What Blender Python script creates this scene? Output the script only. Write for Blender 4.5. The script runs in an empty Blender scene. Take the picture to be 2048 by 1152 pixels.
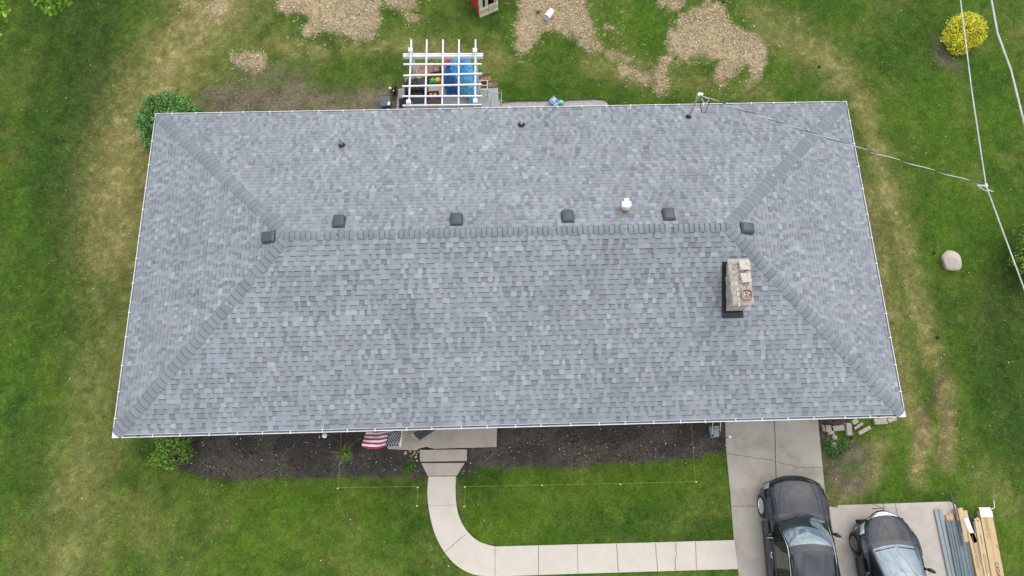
import bpy, math, random
import numpy as np
from mathutils import Vector, Matrix
rad = math.radians
rnd = random.Random(7)
SC = bpy.context.scene
COL = SC.collection

# ------------------------------------------------------------------ camera
EH = 2.5                                     # height of the gutters above the lawn
CX, CY, CZ = 11.13, -2.337, 21.184 + EH      # the drone
FPX = 1445.8                                 # focal length in photo pixels (2048 wide)
def _rx(a):
    c, s = math.cos(a), math.sin(a); return np.array([[1,0,0],[0,c,-s],[0,s,c]])
def _rz(a):
    c, s = math.cos(a), math.sin(a); return np.array([[c,-s,0],[s,c,0],[0,0,1]])
RC = _rz(rad(-3.92)) @ _rx(rad(17.25)) @ _rz(rad(2.44))
CP = np.array([CX, CY, CZ])
cam_d = bpy.data.cameras.new('Camera'); cam = bpy.data.objects.new('Camera', cam_d); COL.objects.link(cam)
cam_d.sensor_width = 36; cam_d.lens = FPX/2048*36; cam_d.clip_start = .1; cam_d.clip_end = 3000
M4 = Matrix.Identity(4)
for i in range(3):
    for j in range(3): M4[i][j] = RC[i][j]
M4.translation = (CX, CY, CZ); cam.matrix_world = M4
SC.camera = cam
SC.render.resolution_x, SC.render.resolution_y = 1024, 576
SC.view_settings.view_transform = 'Standard'; SC.view_settings.look = 'None'
SC.view_settings.exposure = 0.38; SC.view_settings.gamma = 1

# ------------------------------------------------------------------ sky and sun (bright overcast)
SUN_EL, SUN_AZ = rad(55), rad(42)            # azimuth from +y towards +x
w = bpy.data.worlds.new('World'); SC.world = w; w.use_nodes = True
nt = w.node_tree; N = nt.nodes; L = nt.links; N.clear()
wo = N.new('ShaderNodeOutputWorld'); bg = N.new('ShaderNodeBackground')
sky = N.new('ShaderNodeTexSky'); sky.sky_type = 'NISHITA'; sky.sun_disc = False
sky.sun_elevation = SUN_EL; sky.sun_rotation = SUN_AZ; sky.air_density = 1.2; sky.dust_density = 2.5
tc = N.new('ShaderNodeTexCoord'); cn = N.new('ShaderNodeTexNoise')
cn.inputs['Scale'].default_value = 2.6; cn.inputs['Detail'].default_value = 5; cn.inputs['Roughness'].default_value = .55
cr = N.new('ShaderNodeValToRGB'); cr.color_ramp.elements[0].position = .42; cr.color_ramp.elements[1].position = .55
cr.color_ramp.elements[0].color = (.12,.12,.12,1); cr.color_ramp.elements[1].color = (.95,.95,.95,1)
cn2 = N.new('ShaderNodeTexNoise'); cn2.inputs['Scale'].default_value = 12; cn2.inputs['Detail'].default_value = 4
cr2 = N.new('ShaderNodeValToRGB'); cr2.color_ramp.elements[0].position = .42; cr2.color_ramp.elements[1].position = .58
cr2.color_ramp.elements[0].color = (6.2,6.5,7.1,1); cr2.color_ramp.elements[1].color = (15.2,15.5,16.0,1)
mx = N.new('ShaderNodeMix'); mx.data_type = 'RGBA'
L.new(tc.outputs['Generated'], cn.inputs['Vector']); L.new(cn.outputs['Fac'], cr.inputs['Fac'])
L.new(tc.outputs['Generated'], cn2.inputs['Vector']); L.new(cn2.outputs['Fac'], cr2.inputs['Fac'])
L.new(cr.outputs['Color'], mx.inputs[0]); L.new(sky.outputs['Color'], mx.inputs[6]); L.new(cr2.outputs['Color'], mx.inputs[7])
L.new(mx.outputs[2], bg.inputs['Color']); bg.inputs['Strength'].default_value = .115
L.new(bg.outputs['Background'], wo.inputs['Surface'])
sd = bpy.data.lights.new('Sun', 'SUN'); sd.energy = .8; sd.angle = rad(60); sd.color = (1, .975, .94)
so = bpy.data.objects.new('Sun', sd); COL.objects.link(so)
sv = Vector((math.sin(SUN_AZ)*math.cos(SUN_EL), math.cos(SUN_AZ)*math.cos(SUN_EL), math.sin(SUN_EL)))
so.rotation_euler = sv.to_track_quat('Z', 'Y').to_euler(); so.location = (30, 30, 40)

# ------------------------------------------------------------------ helpers
def ray(px, py): return RC @ np.array([(px-1024)/FPX, -(py-576)/FPX, -1.0])
def at(px, py, z=0.0):
    d = ray(px, py); return Vector(CP + d*((z-CZ)/d[2]))
def on(px, py, n, c):
    d = ray(px, py); n = np.array(n); return Vector(CP + d*((c-n@CP)/(n@d)))
W, D, K = 23.0, 10.526, .401
def on_back(px, py): return on(px, py, (0, K, 1), EH+K*D)
def on_front(px, py): return on(px, py, (0, -K, 1), EH)
def on_left(px, py): return on(px, py, (-K, 0, 1), EH)
def on_right(px, py): return on(px, py, (K, 0, 1), EH+K*W)
def px_of(x, y, z=0.0):
    P = np.stack([x-CX, y-CY, np.full_like(x, z)-CZ], -1) @ RC
    return 1024-FPX*P[..., 0]/P[..., 2], 576+FPX*P[..., 1]/P[..., 2]

def tag(o, label=None, cat=None, group=None, kind=None):
    if label: o['label'] = label
    if cat: o['category'] = cat
    if group: o['group'] = group
    if kind: o['kind'] = kind
    return o
def thing(name, label, cat, loc=(0,0,0), rz=0.0, group=None):
    o = bpy.data.objects.new(name, None); COL.objects.link(o)
    o.location = loc; o.rotation_euler = (0, 0, rz); o.empty_display_size = .1
    return tag(o, label, cat, group)
class MB:
    """collects geometry for one mesh object"""
    def __init__(s): s.v = []; s.f = []; s.m = []; s.c = []
    def add(s, vs, fs, mi=0, col=None):
        b = len(s.v); s.v.extend([tuple(q) for q in vs])
        for f in fs: s.f.append(tuple(b+i for i in f)); s.m.append(mi); s.c.append(col)
        return s
    def box(s, c, size, rot=None, mi=0, col=None, taper=1.0):
        x, y, z = size[0]/2, size[1]/2, size[2]/2; t = taper
        vs = [Vector(q) for q in ((-x,-y,-z),(x,-y,-z),(x,y,-z),(-x,y,-z),(-x*t,-y*t,z),(x*t,-y*t,z),(x*t,y*t,z),(-x*t,y*t,z))]
        if rot is not None: vs = [rot @ q for q in vs]
        vs = [q+Vector(c) for q in vs]
        return s.add(vs, [(0,3,2,1),(4,5,6,7),(0,1,5,4),(1,2,6,5),(2,3,7,6),(3,0,4,7)], mi, col)
    def beam(s, a, b, wd, ht, mi=0, col=None, up=(0,0,1)):
        a, b = Vector(a), Vector(b); d = b-a; l = d.length; d.normalize()
        x = d.cross(Vector(up))
        if x.length < 1e-4: x = d.cross(Vector((1,0,0)))
        x.normalize(); z = x.cross(d)
        R = Matrix((x, d, z)).transposed()
        return s.box((a+b)/2, (wd, l, ht), R, mi, col)
    def cyl(s, a, b, r0, r1=None, n=12, mi=0, col=None, cap=True):
        r1 = r0 if r1 is None else r1
        a, b = Vector(a), Vector(b); d = (b-a).normalized(); x = d.orthogonal().normalized(); y = d.cross(x)
        vs = []
        for p, r in ((a, r0), (b, r1)):
            for i in range(n):
                t = 2*math.pi*i/n; vs.append(p+(x*math.cos(t)+y*math.sin(t))*r)
        fs = [(i, (i+1)%n, n+(i+1)%n, n+i) for i in range(n)]
        if cap: fs += [tuple(range(n-1, -1, -1)), tuple(range(n, 2*n))]
        return s.add(vs, fs, mi, col)
    def tube(s, pts, r, n=6, mi=0, col=None):
        pts = [Vector(p) for p in pts]; vs = []; rr = r if hasattr(r, '__len__') else [r]*len(pts)
        x = None
        for i, p in enumerate(pts):
            d = (pts[min(i+1, len(pts)-1)]-pts[max(i-1, 0)]).normalized()
            x = d.orthogonal().normalized() if x is None else (x-d*x.dot(d)).normalized()
            y = d.cross(x)
            for k in range(n):
                t = 2*math.pi*k/n; vs.append(p+(x*math.cos(t)+y*math.sin(t))*rr[i])
        fs = [(i*n+k, i*n+(k+1)%n, (i+1)*n+(k+1)%n, (i+1)*n+k) for i in range(len(pts)-1) for k in range(n)]
        fs += [tuple(range(n-1, -1, -1)), tuple(range((len(pts)-1)*n, len(pts)*n))]
        return s.add(vs, fs, mi, col)
    def lathe(s, prof, o=(0,0,0), n=20, R=None, mi=0, col=None, sx=1, sy=1):
        o = Vector(o); vs = []
        for r, z in prof:
            for i in range(n):
                t = 2*math.pi*i/n; q = Vector((r*math.cos(t)*sx, r*math.sin(t)*sy, z)); vs.append((R @ q if R is not None else q)+o)
        m = len(prof)
        fs = [(j*n+i, j*n+(i+1)%n, (j+1)*n+(i+1)%n, (j+1)*n+i) for j in range(m-1) for i in range(n)]
        fs += [tuple(range(n-1, -1, -1)), tuple(range((m-1)*n, m*n))]
        return s.add(vs, fs, mi, col)
    def prism(s, poly, z0, z1, mi=0, col=None, mi_side=None):
        n = len(poly); vs = [(p[0], p[1], z0) for p in poly]+[(p[0], p[1], z1) for p in poly]
        a = sum(poly[i][0]*poly[(i+1)%n][1]-poly[(i+1)%n][0]*poly[i][1] for i in range(n))
        top = tuple(range(n, 2*n)); bot = tuple(range(n-1, -1, -1)); sd_ = [(i, (i+1)%n, n+(i+1)%n, n+i) for i in range(n)]
        if a < 0: top = top[::-1]; bot = bot[::-1]; sd_ = [q[::-1] for q in sd_]
        return s.add(vs, [top, bot]+sd_, mi, col)
    def grid(s, P, mi=0, col=None, flip=False, wrap=False):
        """P: rows x cols of points"""
        r, c = len(P), len(P[0]); vs = [q for row in P for q in row]; fs = []
        for i in range(r-1):
            for j in range(c-1 if not wrap else c):
                q = (i*c+j, i*c+(j+1)%c, (i+1)*c+(j+1)%c, (i+1)*c+j); fs.append(q[::-1] if flip else q)
        return s.add(vs, fs, mi, col)
    def build(s, name, mats, parent=None, smooth=False, bevel=0, M=None):
        me = bpy.data.meshes.new(name); me.from_pydata([tuple(q) for q in s.v], [], s.f)
        if not isinstance(mats, (list, tuple)): mats = [mats]
        for m in mats: me.materials.append(m)
        me.polygons.foreach_set('material_index', s.m)
        if any(c is not None for c in s.c):
            ca = me.color_attributes.new('Col', 'FLOAT_COLOR', 'CORNER')
            data = np.ones((len(me.loops), 4), dtype=np.float32); k = 0
            for f, c in zip(s.f, s.c):
                if c is not None: data[k:k+len(f), :3] = c[:3]
                k += len(f)
            ca.data.foreach_set('color', data.ravel())
        if smooth: me.polygons.foreach_set('use_smooth', [True]*len(s.f))
        me.validate(); me.update()
        if M is not None: me.transform(M)
        o = bpy.data.objects.new(name, me); COL.objects.link(o)
        if parent is not None: o.parent = parent
        if bevel:
            b = o.modifiers.new('Bevel', 'BEVEL'); b.width = bevel; b.segments = 2; b.limit_method = 'ANGLE'; b.angle_limit = rad(40)
        if smooth == 'auto':
            pass
        return o
def np_mesh(name, V, F, mats, cols=None, mi=None, parent=None, per='corner'):
    """fast mesh from numpy arrays; F is (n,k)"""
    me = bpy.data.meshes.new(name); n, k = F.shape
    me.vertices.add(len(V)); me.vertices.foreach_set('co', V.astype(np.float32).ravel())
    me.loops.add(n*k); me.loops.foreach_set('vertex_index', F.astype(np.int32).ravel())
    me.polygons.add(n); me.polygons.foreach_set('loop_start', np.arange(0, n*k, k, dtype=np.int32))
    me.polygons.foreach_set('loop_total', np.full(n, k, dtype=np.int32))
    if not isinstance(mats, (list, tuple)): mats = [mats]
    for m in mats: me.materials.append(m)
    if mi is not None: me.polygons.foreach_set('material_index', mi.astype(np.int32))
    if cols is not None:
        if per == 'vert':
            ca = me.color_attributes.new('Col', 'FLOAT_COLOR', 'POINT'); d = np.ones((len(V), 4), np.float32); d[:, :3] = cols
        else:
            ca = me.color_attributes.new('Col', 'FLOAT_COLOR', 'CORNER'); d = np.ones((n, k, 4), np.float32); d[:, :, :3] = cols[:, None, :]
        ca.data.foreach_set('color', d.ravel())
    me.update(calc_edges=True)
    o = bpy.data.objects.new(name, me); COL.objects.link(o)
    if parent is not None: o.parent = parent
    return o

def mat(name, col=(.5,.5,.5), rough=.7, metal=0.0, var=.12, scale=6.0, bump=0.0, bscale=None, attr=False,
        coat=0.0, spec=.5, fine=None, fine_scale=80, emis=None, trans=0.0, stain=None, stain_scale=1.5, sat=0.0):
    m = bpy.data.materials.new(name); m.use_nodes = True; nt = m.node_tree; N = nt.nodes; L = nt.links
    b = N['Principled BSDF']; b.inputs['Roughness'].default_value = rough; b.inputs['Metallic'].default_value = metal
    b.inputs['Specular IOR Level'].default_value = spec; b.inputs['Coat Weight'].default_value = coat
    b.inputs['Coat Roughness'].default_value = .04; b.inputs['Transmission Weight'].default_value = trans
    tc = N.new('ShaderNodeTexCoord')
    if attr:
        a = N.new('ShaderNodeAttribute'); a.attribute_name = 'Col'; cur = a.outputs['Color']
    else:
        r = N.new('ShaderNodeRGB'); r.outputs[0].default_value = (*col, 1); cur = r.outputs[0]
    def modul(cur, sc, amt, detail=4, rough_=.6):
        n = N.new('ShaderNodeTexNoise'); n.inputs['Scale'].default_value = sc; n.inputs['Detail'].default_value = detail; n.inputs['Roughness'].default_value = rough_
        L.new(tc.outputs['Object'], n.inputs['Vector'])
        mr = N.new('ShaderNodeMapRange'); mr.inputs[1].default_value = .25; mr.inputs[2].default_value = .75
        mr.inputs[3].default_value = 1-amt; mr.inputs[4].default_value = 1+amt; L.new(n.outputs['Fac'], mr.inputs[0])
        vm = N.new('ShaderNodeVectorMath'); vm.operation = 'SCALE'; L.new(cur, vm.inputs[0]); L.new(mr.outputs[0], vm.inputs['Scale'])
        return vm.outputs[0]
    if var: cur = modul(cur, scale, var)
    if fine: cur = modul(cur, fine_scale, fine, 2, .7)
    if stain is not None:
        n = N.new('ShaderNodeTexNoise'); n.inputs['Scale'].default_value = stain_scale; n.inputs['Detail'].default_value = 7; n.inputs['Roughness'].default_value = .68
        L.new(tc.outputs['Object'], n.inputs['Vector'])
        rp = N.new('ShaderNodeMapRange'); rp.inputs[1].default_value = .48; rp.inputs[2].default_value = .68; rp.inputs[3].default_value = 0; rp.inputs[4].default_value = .75
        L.new(n.outputs['Fac'], rp.inputs[0])
        mm = N.new('ShaderNodeMix'); mm.data_type = 'RGBA'; L.new(rp.outputs[0], mm.inputs[0]); L.new(cur, mm.inputs[6]); mm.inputs[7].default_value = (*stain, 1); cur = mm.outputs[2]
    L.new(cur, b.inputs['Base Color'])
    if bump:
        n = N.new('ShaderNodeTexNoise'); n.inputs['Scale'].default_value = bscale or scale*4; n.inputs['Detail'].default_value = 5
        L.new(tc.outputs['Object'], n.inputs['Vector'])
        bp = N.new('ShaderNodeBump'); bp.inputs['Strength'].default_value = min(1, bump); bp.inputs['Distance'].default_value = .02
        L.new(n.outputs['Fac'], bp.inputs['Height']); L.new(bp.outputs['Normal'], b.inputs['Normal'])
    return m
def vnoise(x, y, seed=0):
    xi = np.floor(x).astype(np.int64); yi = np.floor(y).astype(np.int64); fx = x-xi; fy = y-yi
    fx = fx*fx*(3-2*fx); fy = fy*fy*(3-2*fy)
    def h(a, b):
        n = (a*374761393+b*668265263+seed*2147483647) & 0xffffffff
        n = ((n ^ (n >> 13))*1274126177) & 0xffffffff
        n = n ^ (n >> 16); return (n & 0xffff)/65535.0
    a = h(xi, yi); b = h(xi+1, yi); c = h(xi, yi+1); d = h(xi+1, yi+1)
    return (a*(1-fx)+b*fx)*(1-fy)+(c*(1-fx)+d*fx)*fy
def fbm(x, y, sc, oc=4, seed=0):
    s = np.zeros_like(x); a = .5; t = 0
    for i in range(oc):
        s += a*vnoise(x*sc, y*sc, seed+i*17); t += a; a *= .55; sc *= 2.1
    return s/t
def lerp(a, b, t): return a+(b-a)*t

# ------------------------------------------------------------------ materials
M = {}
M['roof'] = mat('shingle_granules', attr=True, rough=.95, var=.05, scale=1.2, fine=.10, fine_scale=60, spec=.2)
M['white_metal'] = mat('white_painted_metal', (.82,.83,.84), .35, var=.05, scale=9)
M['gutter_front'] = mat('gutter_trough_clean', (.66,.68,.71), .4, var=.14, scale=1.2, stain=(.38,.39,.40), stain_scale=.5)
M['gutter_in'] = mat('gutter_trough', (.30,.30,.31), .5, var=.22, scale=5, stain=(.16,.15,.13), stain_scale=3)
M['white_vinyl'] = mat('white_vinyl', (.80,.81,.82), .45, var=.04, scale=5)
M['wall'] = mat('wall_siding', (.50,.48,.44), .7, var=.08, scale=4)
M['brick'] = mat('brick', (.32,.17,.12), .9, var=.25, scale=9, bump=.4, bscale=40)
M['glass'] = mat('window_glass', (.03,.04,.05), .05, var=.05, spec=1.0)
M['dark'] = mat('black_plastic', (.018,.018,.02), .45, var=.15)
M['rubber'] = mat('black_rubber', (.02,.02,.021), .8, var=.2, scale=20)
M['vent'] = mat('dark_grey_vent', (.060,.070,.082), .34, var=.12, scale=12)
M['galv'] = mat('galvanised_steel', (.50,.51,.50), .45, metal=.7, var=.15, scale=14)
M['rust'] = mat('rusty_collar', (.33,.20,.09), .7, var=.3, scale=30)
M['mastpipe'] = mat('weathered_mast_pipe', (.40,.35,.31), .6, metal=.3, var=.3, scale=9)
M['whitecap'] = mat('white_cap', (.86,.85,.82), .5, var=.06)
M['mortar'] = mat('chimney_crown', (.47,.43,.37), .95, var=.22, scale=14, bump=.7, bscale=45, stain=(.20,.17,.13), stain_scale=9)
M['stone'] = mat('limestone_block', (.42,.385,.31), .95, var=.20, scale=10, bump=.8, bscale=30, stain=(.19,.17,.13), stain_scale=8)
M['clay'] = mat('clay_flue', (.44,.27,.21), .9, var=.25, scale=18, bump=.4, stain=(.50,.44,.36), stain_scale=9)
M['slab'] = mat('flue_slab', (.60,.54,.47), .95, var=.18, scale=16, bump=.5, stain=(.30,.25,.19), stain_scale=10)
M['drive'] = mat('driveway_concrete', (.44,.395,.335), .9, var=.08, scale=2.2, fine=.09, fine_scale=55, stain=(.26,.225,.18), stain_scale=.8, bump=.25, bscale=90)
M['pad'] = mat('pad_concrete', (.52,.465,.40), .9, var=.09, scale=2, fine=.08, fine_scale=50, stain=(.38,.33,.28), stain_scale=1.6, bump=.2, bscale=90)
M['walk'] = mat('walkway_concrete', (.60,.54,.455), .9, var=.05, scale=2, fine=.07, fine_scale=60, stain=(.53,.475,.395), stain_scale=1.2, bump=.15, bscale=90)
M['porch'] = mat('porch_concrete', (.47,.415,.335), .9, var=.08, scale=3, fine=.08, fine_scale=60, stain=(.35,.30,.235), stain_scale=1.4, bump=.2, bscale=80)
M['patio'] = mat('patio_concrete', (.42,.42,.41), .9, var=.15, scale=4, fine=.1, fine_scale=50, stain=(.19,.19,.19), stain_scale=4, bump=.2, bscale=80)
M['joint'] = mat('concrete_joint', (.075,.07,.045), 1, var=.4, scale=8)
M['grass'] = mat('grass_blades', attr=True, rough=.55, var=.22, scale=7, fine=.16, fine_scale=2.2, spec=.25)
M['ground'] = mat('soil_and_turf', attr=True, rough=1, var=.20, scale=11, fine=.38, fine_scale=42, bump=1, bscale=38, spec=.1)
M['chips'] = mat('wood_chips', attr=True, rough=.95, var=.1, scale=30, spec=.1)
M['gravel'] = mat('gravel_stones', attr=True, rough=.9, var=.15, scale=30, spec=.2)
M['leaf_dark'] = mat('shrub_leaves', attr=True, rough=.5, var=.1, scale=3, spec=.35)
M['bark'] = mat('bark', (.12,.085,.055), .95, var=.3, scale=20, bump=.6)
M['bluetarp'] = mat('blue_tarp', attr=True, rough=.30, var=.22, scale=7, bump=.9, bscale=11)
M['pool'] = mat('red_pool_plastic', (.62,.13,.08), .45, var=.1)
M['boulder'] = mat('boulder_granite', (.56,.49,.41), .9, var=.13, scale=5, fine=.12, fine_scale=45, bump=.5, bscale=22, stain=(.38,.32,.26), stain_scale=5)
M['cable'] = mat('weathered_cable', (.55,.55,.53), .55, var=.25, scale=3)
M['black_cable'] = mat('black_cable', (.04,.04,.04), .6, var=.2)
M['string'] = mat('mason_string', (.40,.48,.08), .7, var=.15, scale=3)
M['stake'] = mat('wood_stake', (.62,.52,.22), .8, var=.2, scale=20)
M['red'] = mat('red_plastic', (.42,.035,.03), .5, var=.12, scale=6)
M['cream'] = mat('cream_plastic', (.66,.60,.47), .55, var=.08, scale=5)
M['bucket'] = mat('bucket_plastic', (.82,.80,.80), .4, var=.05, scale=5)
M['twig'] = mat('twigs', (.20,.12,.07), .95, var=.3, scale=20)
M['card'] = mat('cardboard', (.56,.40,.21), .85, var=.07, scale=4, fine=.05, fine_scale=60)
M['cardpale'] = mat('pale_cardboard', (.60,.45,.26), .85, var=.07, scale=4)
M['ink'] = mat('black_ink', (.02,.02,.02), .8, var=.1)
M['inkfaint'] = mat('faint_ink', (.24,.19,.12), .8, var=.2, scale=30)
M['vinyl_l'] = mat('pale_grey_siding', (.26,.30,.31), .5, var=.08, scale=5)
M['vinyl_d'] = mat('grey_green_siding', (.135,.175,.18), .5, var=.12, scale=5)
M['paper'] = mat('white_wrap', (.80,.80,.82), .7, var=.06, scale=9, bump=.5)
M['lumber'] = mat('cut_timber', (.58,.40,.21), .8, var=.15, scale=14)
M['brownwood'] = mat('brown_wood', (.13,.055,.04), .6, var=.25, scale=12)
M['table'] = mat('tan_table_top', (.45,.36,.27), .6, var=.1, scale=8)
M['chairwood'] = mat('cream_painted_wood', (.60,.54,.42), .7, var=.1, scale=12)
M['bluegrey'] = mat('blue_grey_plastic', (.095,.12,.145), .5, var=.1, scale=8)
M['green_pl'] = mat('green_plastic', (.11,.50,.12), .45, var=.1)
M['yellow_pl'] = mat('yellow_plastic', (.75,.40,.02), .4, var=.1)
M['blue_pl'] = mat('blue_plastic', (.05,.22,.50), .4, var=.1)
M['lblue_pl'] = mat('pale_blue_plastic', (.42,.58,.68), .4, var=.1)
M['mint'] = mat('mint_plastic', (.25,.62,.42), .45, var=.1)
M['brownmat'] = mat('dark_brown_mat', (.035,.026,.02), .95, var=.25, scale=20)
M['greyplastic'] = mat('grey_green_plastic', (.30,.34,.33), .5, var=.1, scale=10)
M['paver'] = mat('red_brown_paver', attr=True, rough=.95, var=.2, scale=12, bump=.5, bscale=40)
M['flag'] = mat('flag_cloth', attr=True, rough=.75, var=.04, scale=5)
M['lamp_white'] = mat('frosted_white_lens', (.85,.85,.82), .3, var=.04)
M['screen'] = mat('dark_screen_mesh', (.025,.025,.025), .6, var=.2, scale=60)
M['doorframe'] = mat('greige_aluminium', (.36,.34,.29), .5, var=.08)
M['dung'] = mat('dark_clump', (.02,.018,.022), .8, var=.3, scale=30)

# ------------------------------------------------------------------ ground zones, given where they lie on the lawn
ZP = {}      # polygons in photo pixels at ground level
ZP['straw'] = [
 [(555,-60),(765,-60),(760,20),(752,60),(735,77),(700,70),(660,66),(635,68),(606,72),(612,52),(622,38),(600,22),(556,22)],
 [(1036,-60),(1176,-60),(1174,20),(1180,62),(1198,104),(1172,102),(1142,72),(1110,62),(1088,66),(1066,98),(1048,106),(1034,98)],
 [(1398,18),(1415,6),(1448,14),(1456,44),(1500,62),(1537,100),(1522,155),(1500,165),(1494,128),(1470,140),(1440,168),(1428,150),(1436,120),(1402,108),(1376,120),(1342,112),(1334,140),(1328,192),(1309,190),(1306,140),(1326,110),(1336,84),(1350,56),(1362,30)],
 [(768,-20),(828,-20),(830,12),(800,14),(775,8)],[(1305,-30),(1362,-30),(1358,12),(1340,20),(1318,8)],
 [(464,112),(494,106),(530,116),(524,136),(496,140),(474,130)],[(1211,48),(1230,52),(1236,60),(1216,58)],
 [(1200,96),(1228,100),(1262,120),(1250,122),(1215,112)],[(1236,135),(1262,142),(1296,160),(1290,172),(1262,160),(1240,146)],
 [(366,6),(392,2),(384,14),(370,16)],[(408,2),(454,0),(452,18),(430,22),(412,14)],
 [(808,34),(838,34),(836,44),(812,42)],
]
ZP['bed'] = [
 [(322,820),(1455,790),(1452,880),(1440,905),(1390,918),(1300,924),(1180,930),(1050,935),(985,938),(940,950),(925,955),(846,958),(820,948),(760,952),(640,957),(520,960),(410,960),(372,948),(345,928),(328,900)],
 [(1634,820),(1700,820),(1696,846),(1668,870),(1642,880)],
]
ZP['gravel'] = [[(990,201),(1010,203),(1100,202),(1190,198),(1214,202),(1220,214),(1218,240),(985,240)]]
ZP['soil'] = [
 [(398,260),(392,205),(420,172),(460,150),(520,128),(570,122),(620,140),(650,168),(700,178),(760,172),(800,176),(806,260)],
 [(1646,875),(1700,880),(1750,905),(1745,960),(1700,1000),(1655,1006)],
 [(1868,70),(1886,68),(1900,110),(1930,124),(1918,132),(1886,122),(1866,100)],
]
# soft trails of dry grass: polyline, half width (px), strength
ZL_dry = [([(470,-20),(390,70),(290,190),(240,320),(226,500)], 70, .85),([(226,480),(215,690),(190,860),(150,1000),(120,1180)], 70, .40),
 ([(262,300),(275,420),(262,620),(238,800)], 30, .4),
 ([(1722,215),(1752,300),(1790,420),(1815,520),(1848,640),(1862,720)], 24, .72),
 ([(1740,380),(1770,560),(1795,700),(1815,820)], 34, .55),
 ([(1760,900),(1740,960),(1680,1000)], 26, .5),
 ([(1540,60),(1600,92),(1660,120),(1690,150)], 34, .65),([(1660,170),(1720,190),(1745,240)], 22, .5),
 ([(1500,20),(1600,50)], 22, .4),([(700,85),(860,95),(1000,120)], 24, .45),([(560,80),(640,110)], 26, .5),
 ([(1200,130),(1330,165)], 28, .45),([(1350,170),(1540,190)], 20, .3),
 ([(250,1000),(340,1120)], 60, .15),([(1830,820),(1850,870),(1835,960)], 18, .9),([(1895,770),(1890,860),(1895,930)], 17, .75),
 ([(1960,960),(2030,1010)], 30, .3)]
ZL_brown = [([(1836,820),(1850,890)], 15, .8),([(1890,745),(1880,800),(1892,850),(1890,910)], 16, .7),([(302,320),(290,420)], 10, .7),
 ([(1716,330),(1745,520),(1785,720),(1812,830)], 14, .45),([(1650,900),(1670,960)], 18, .5),([(430,200),(800,215)], 22, .5),
 ([(905,950),(925,1060)], 6, .5),([(855,945),(856,1040)], 4, .6)]
ZL_dark = [([(150,-20),(170,220),(120,420),(100,640)], 85, .85),([(2010,560),(2000,760),(2040,900)], 60, .85),([(1950,600),(1960,720)], 50, .5),
 ([(740,972),(800,975),(842,960)], 12, .9),([(925,962),(985,955)], 14, .9),([(945,990),(975,985)], 12, .6),([(935,14),(1010,12)], 22, .5),
 ([(1780,80),(1840,40)], 40, .4),([(1760,110),(1820,150)], 40, .4),([(230,110),(200,260)], 35, .6),([(620,80),(760,80)], 12, .5),
 ([(40,820),(70,1000)], 45, .45),([(800,1040),(880,1110)], 40, .35),([(1200,1040),(1400,1050)], 50, .35)]
ZL_vivid = [([(40,700),(90,560)], 60, .4),([(120,820),(40,420)], 34, .4),([(500,1100),(600,980),(700,1000)], 60, .6),([(960,1050),(1150,980),(1440,940)], 60, .6),
 ([(1880,220),(1920,480)], 60, .45),([(1780,250),(1850,180)], 40, .5),([(1960,930),(2030,1090)], 40, .5),([(1230,20),(1300,60)], 40, .5),([(1560,130),(1570,170)], 20, .6),
 ([(1640,850),(1700,900)], 14, .7),([(1780,860),(1790,980)], 16, .5),([(1010,100),(1030,60)], 12, .4)]

def sdist(px, py, poly):
    """signed distance, positive inside"""
    d = np.full(px.shape, 1e9); ins = np.zeros(px.shape, bool); n = len(poly)
    for i in range(n):
        ax, ay = poly[i]; bx, by = poly[(i+1) % n]; ex, ey = bx-ax, by-ay
        t = np.clip(((px-ax)*ex+(py-ay)*ey)/(ex*ex+ey*ey), 0, 1)
        d = np.minimum(d, np.hypot(px-ax-t*ex, py-ay-t*ey))
        c = ((ay > py) != (by > py)) & (px < (bx-ax)*(py-ay)/((by-ay) if by != ay else 1e-9)+ax); ins ^= c
    return np.where(ins, d, -d)
def ldist(px, py, pl):
    d = np.full(px.shape, 1e9)
    for (ax, ay), (bx, by) in zip(pl[:-1], pl[1:]):
        ex, ey = bx-ax, by-ay; t = np.clip(((px-ax)*ex+(py-ay)*ey)/(ex*ex+ey*ey), 0, 1)
        d = np.minimum(d, np.hypot(px-ax-t*ex, py-ay-t*ey))
    return d
def sstep(a, b, x):
    t = np.clip((x-a)/(b-a), 0, 1); return t*t*(3-2*t)

# regular core grid on which the zones are evaluated
GX0, GX1, GY0, GY1, GS = -12.0, 37.0, -8.0, 22.0, .08
gx = np.arange(GX0, GX1+GS/2, GS); gy = np.arange(GY0, GY1+GS/2, GS)
X, Y = np.meshgrid(gx, gy); PX, PY = px_of(X, Y)
wx = (fbm(X, Y, .9, 5, 3)-.5); wy = (fbm(X, Y, .9, 5, 9)-.5); rg = fbm(X, Y, 4.0, 4, 5)-.5
QX = PX+wx*26; QY = PY+wy*26
ds = lambda key, soft, amp=16: np.max([sstep(-soft, soft, sdist(QX, QY, p)+rg*amp) for p in ZP[key]], axis=0)
m_straw = ds('straw', 9, 26); m_bed = ds('bed', 6, 22); m_grav = np.max([sstep(-1.5, 1.5, sdist(PX+wx*5, PY+wy*4, p)) for p in ZP['gravel']], axis=0)
m_soil = ds('soil', 16, 40)*(.45+.75*sstep(.38, .62, fbm(X, Y, 1.6, 4, 33)))
def trails(Z, f=1.0):
    m = np.zeros_like(X)
    for pl, hw, st in Z: m = np.maximum(m, st*np.exp(-(ldist(QX, QY, pl)/(hw*f))**2))
    return m
m_dry = trails(ZL_dry)*(.55+.9*fbm(X, Y, 1.3, 4, 51)); m_brown = trails(ZL_brown)*(.3+1.2*fbm(X, Y, 1.8, 4, 57))
m_dark = trails(ZL_dark, 1.2); m_viv = trails(ZL_vivid, 1.2)
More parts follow.
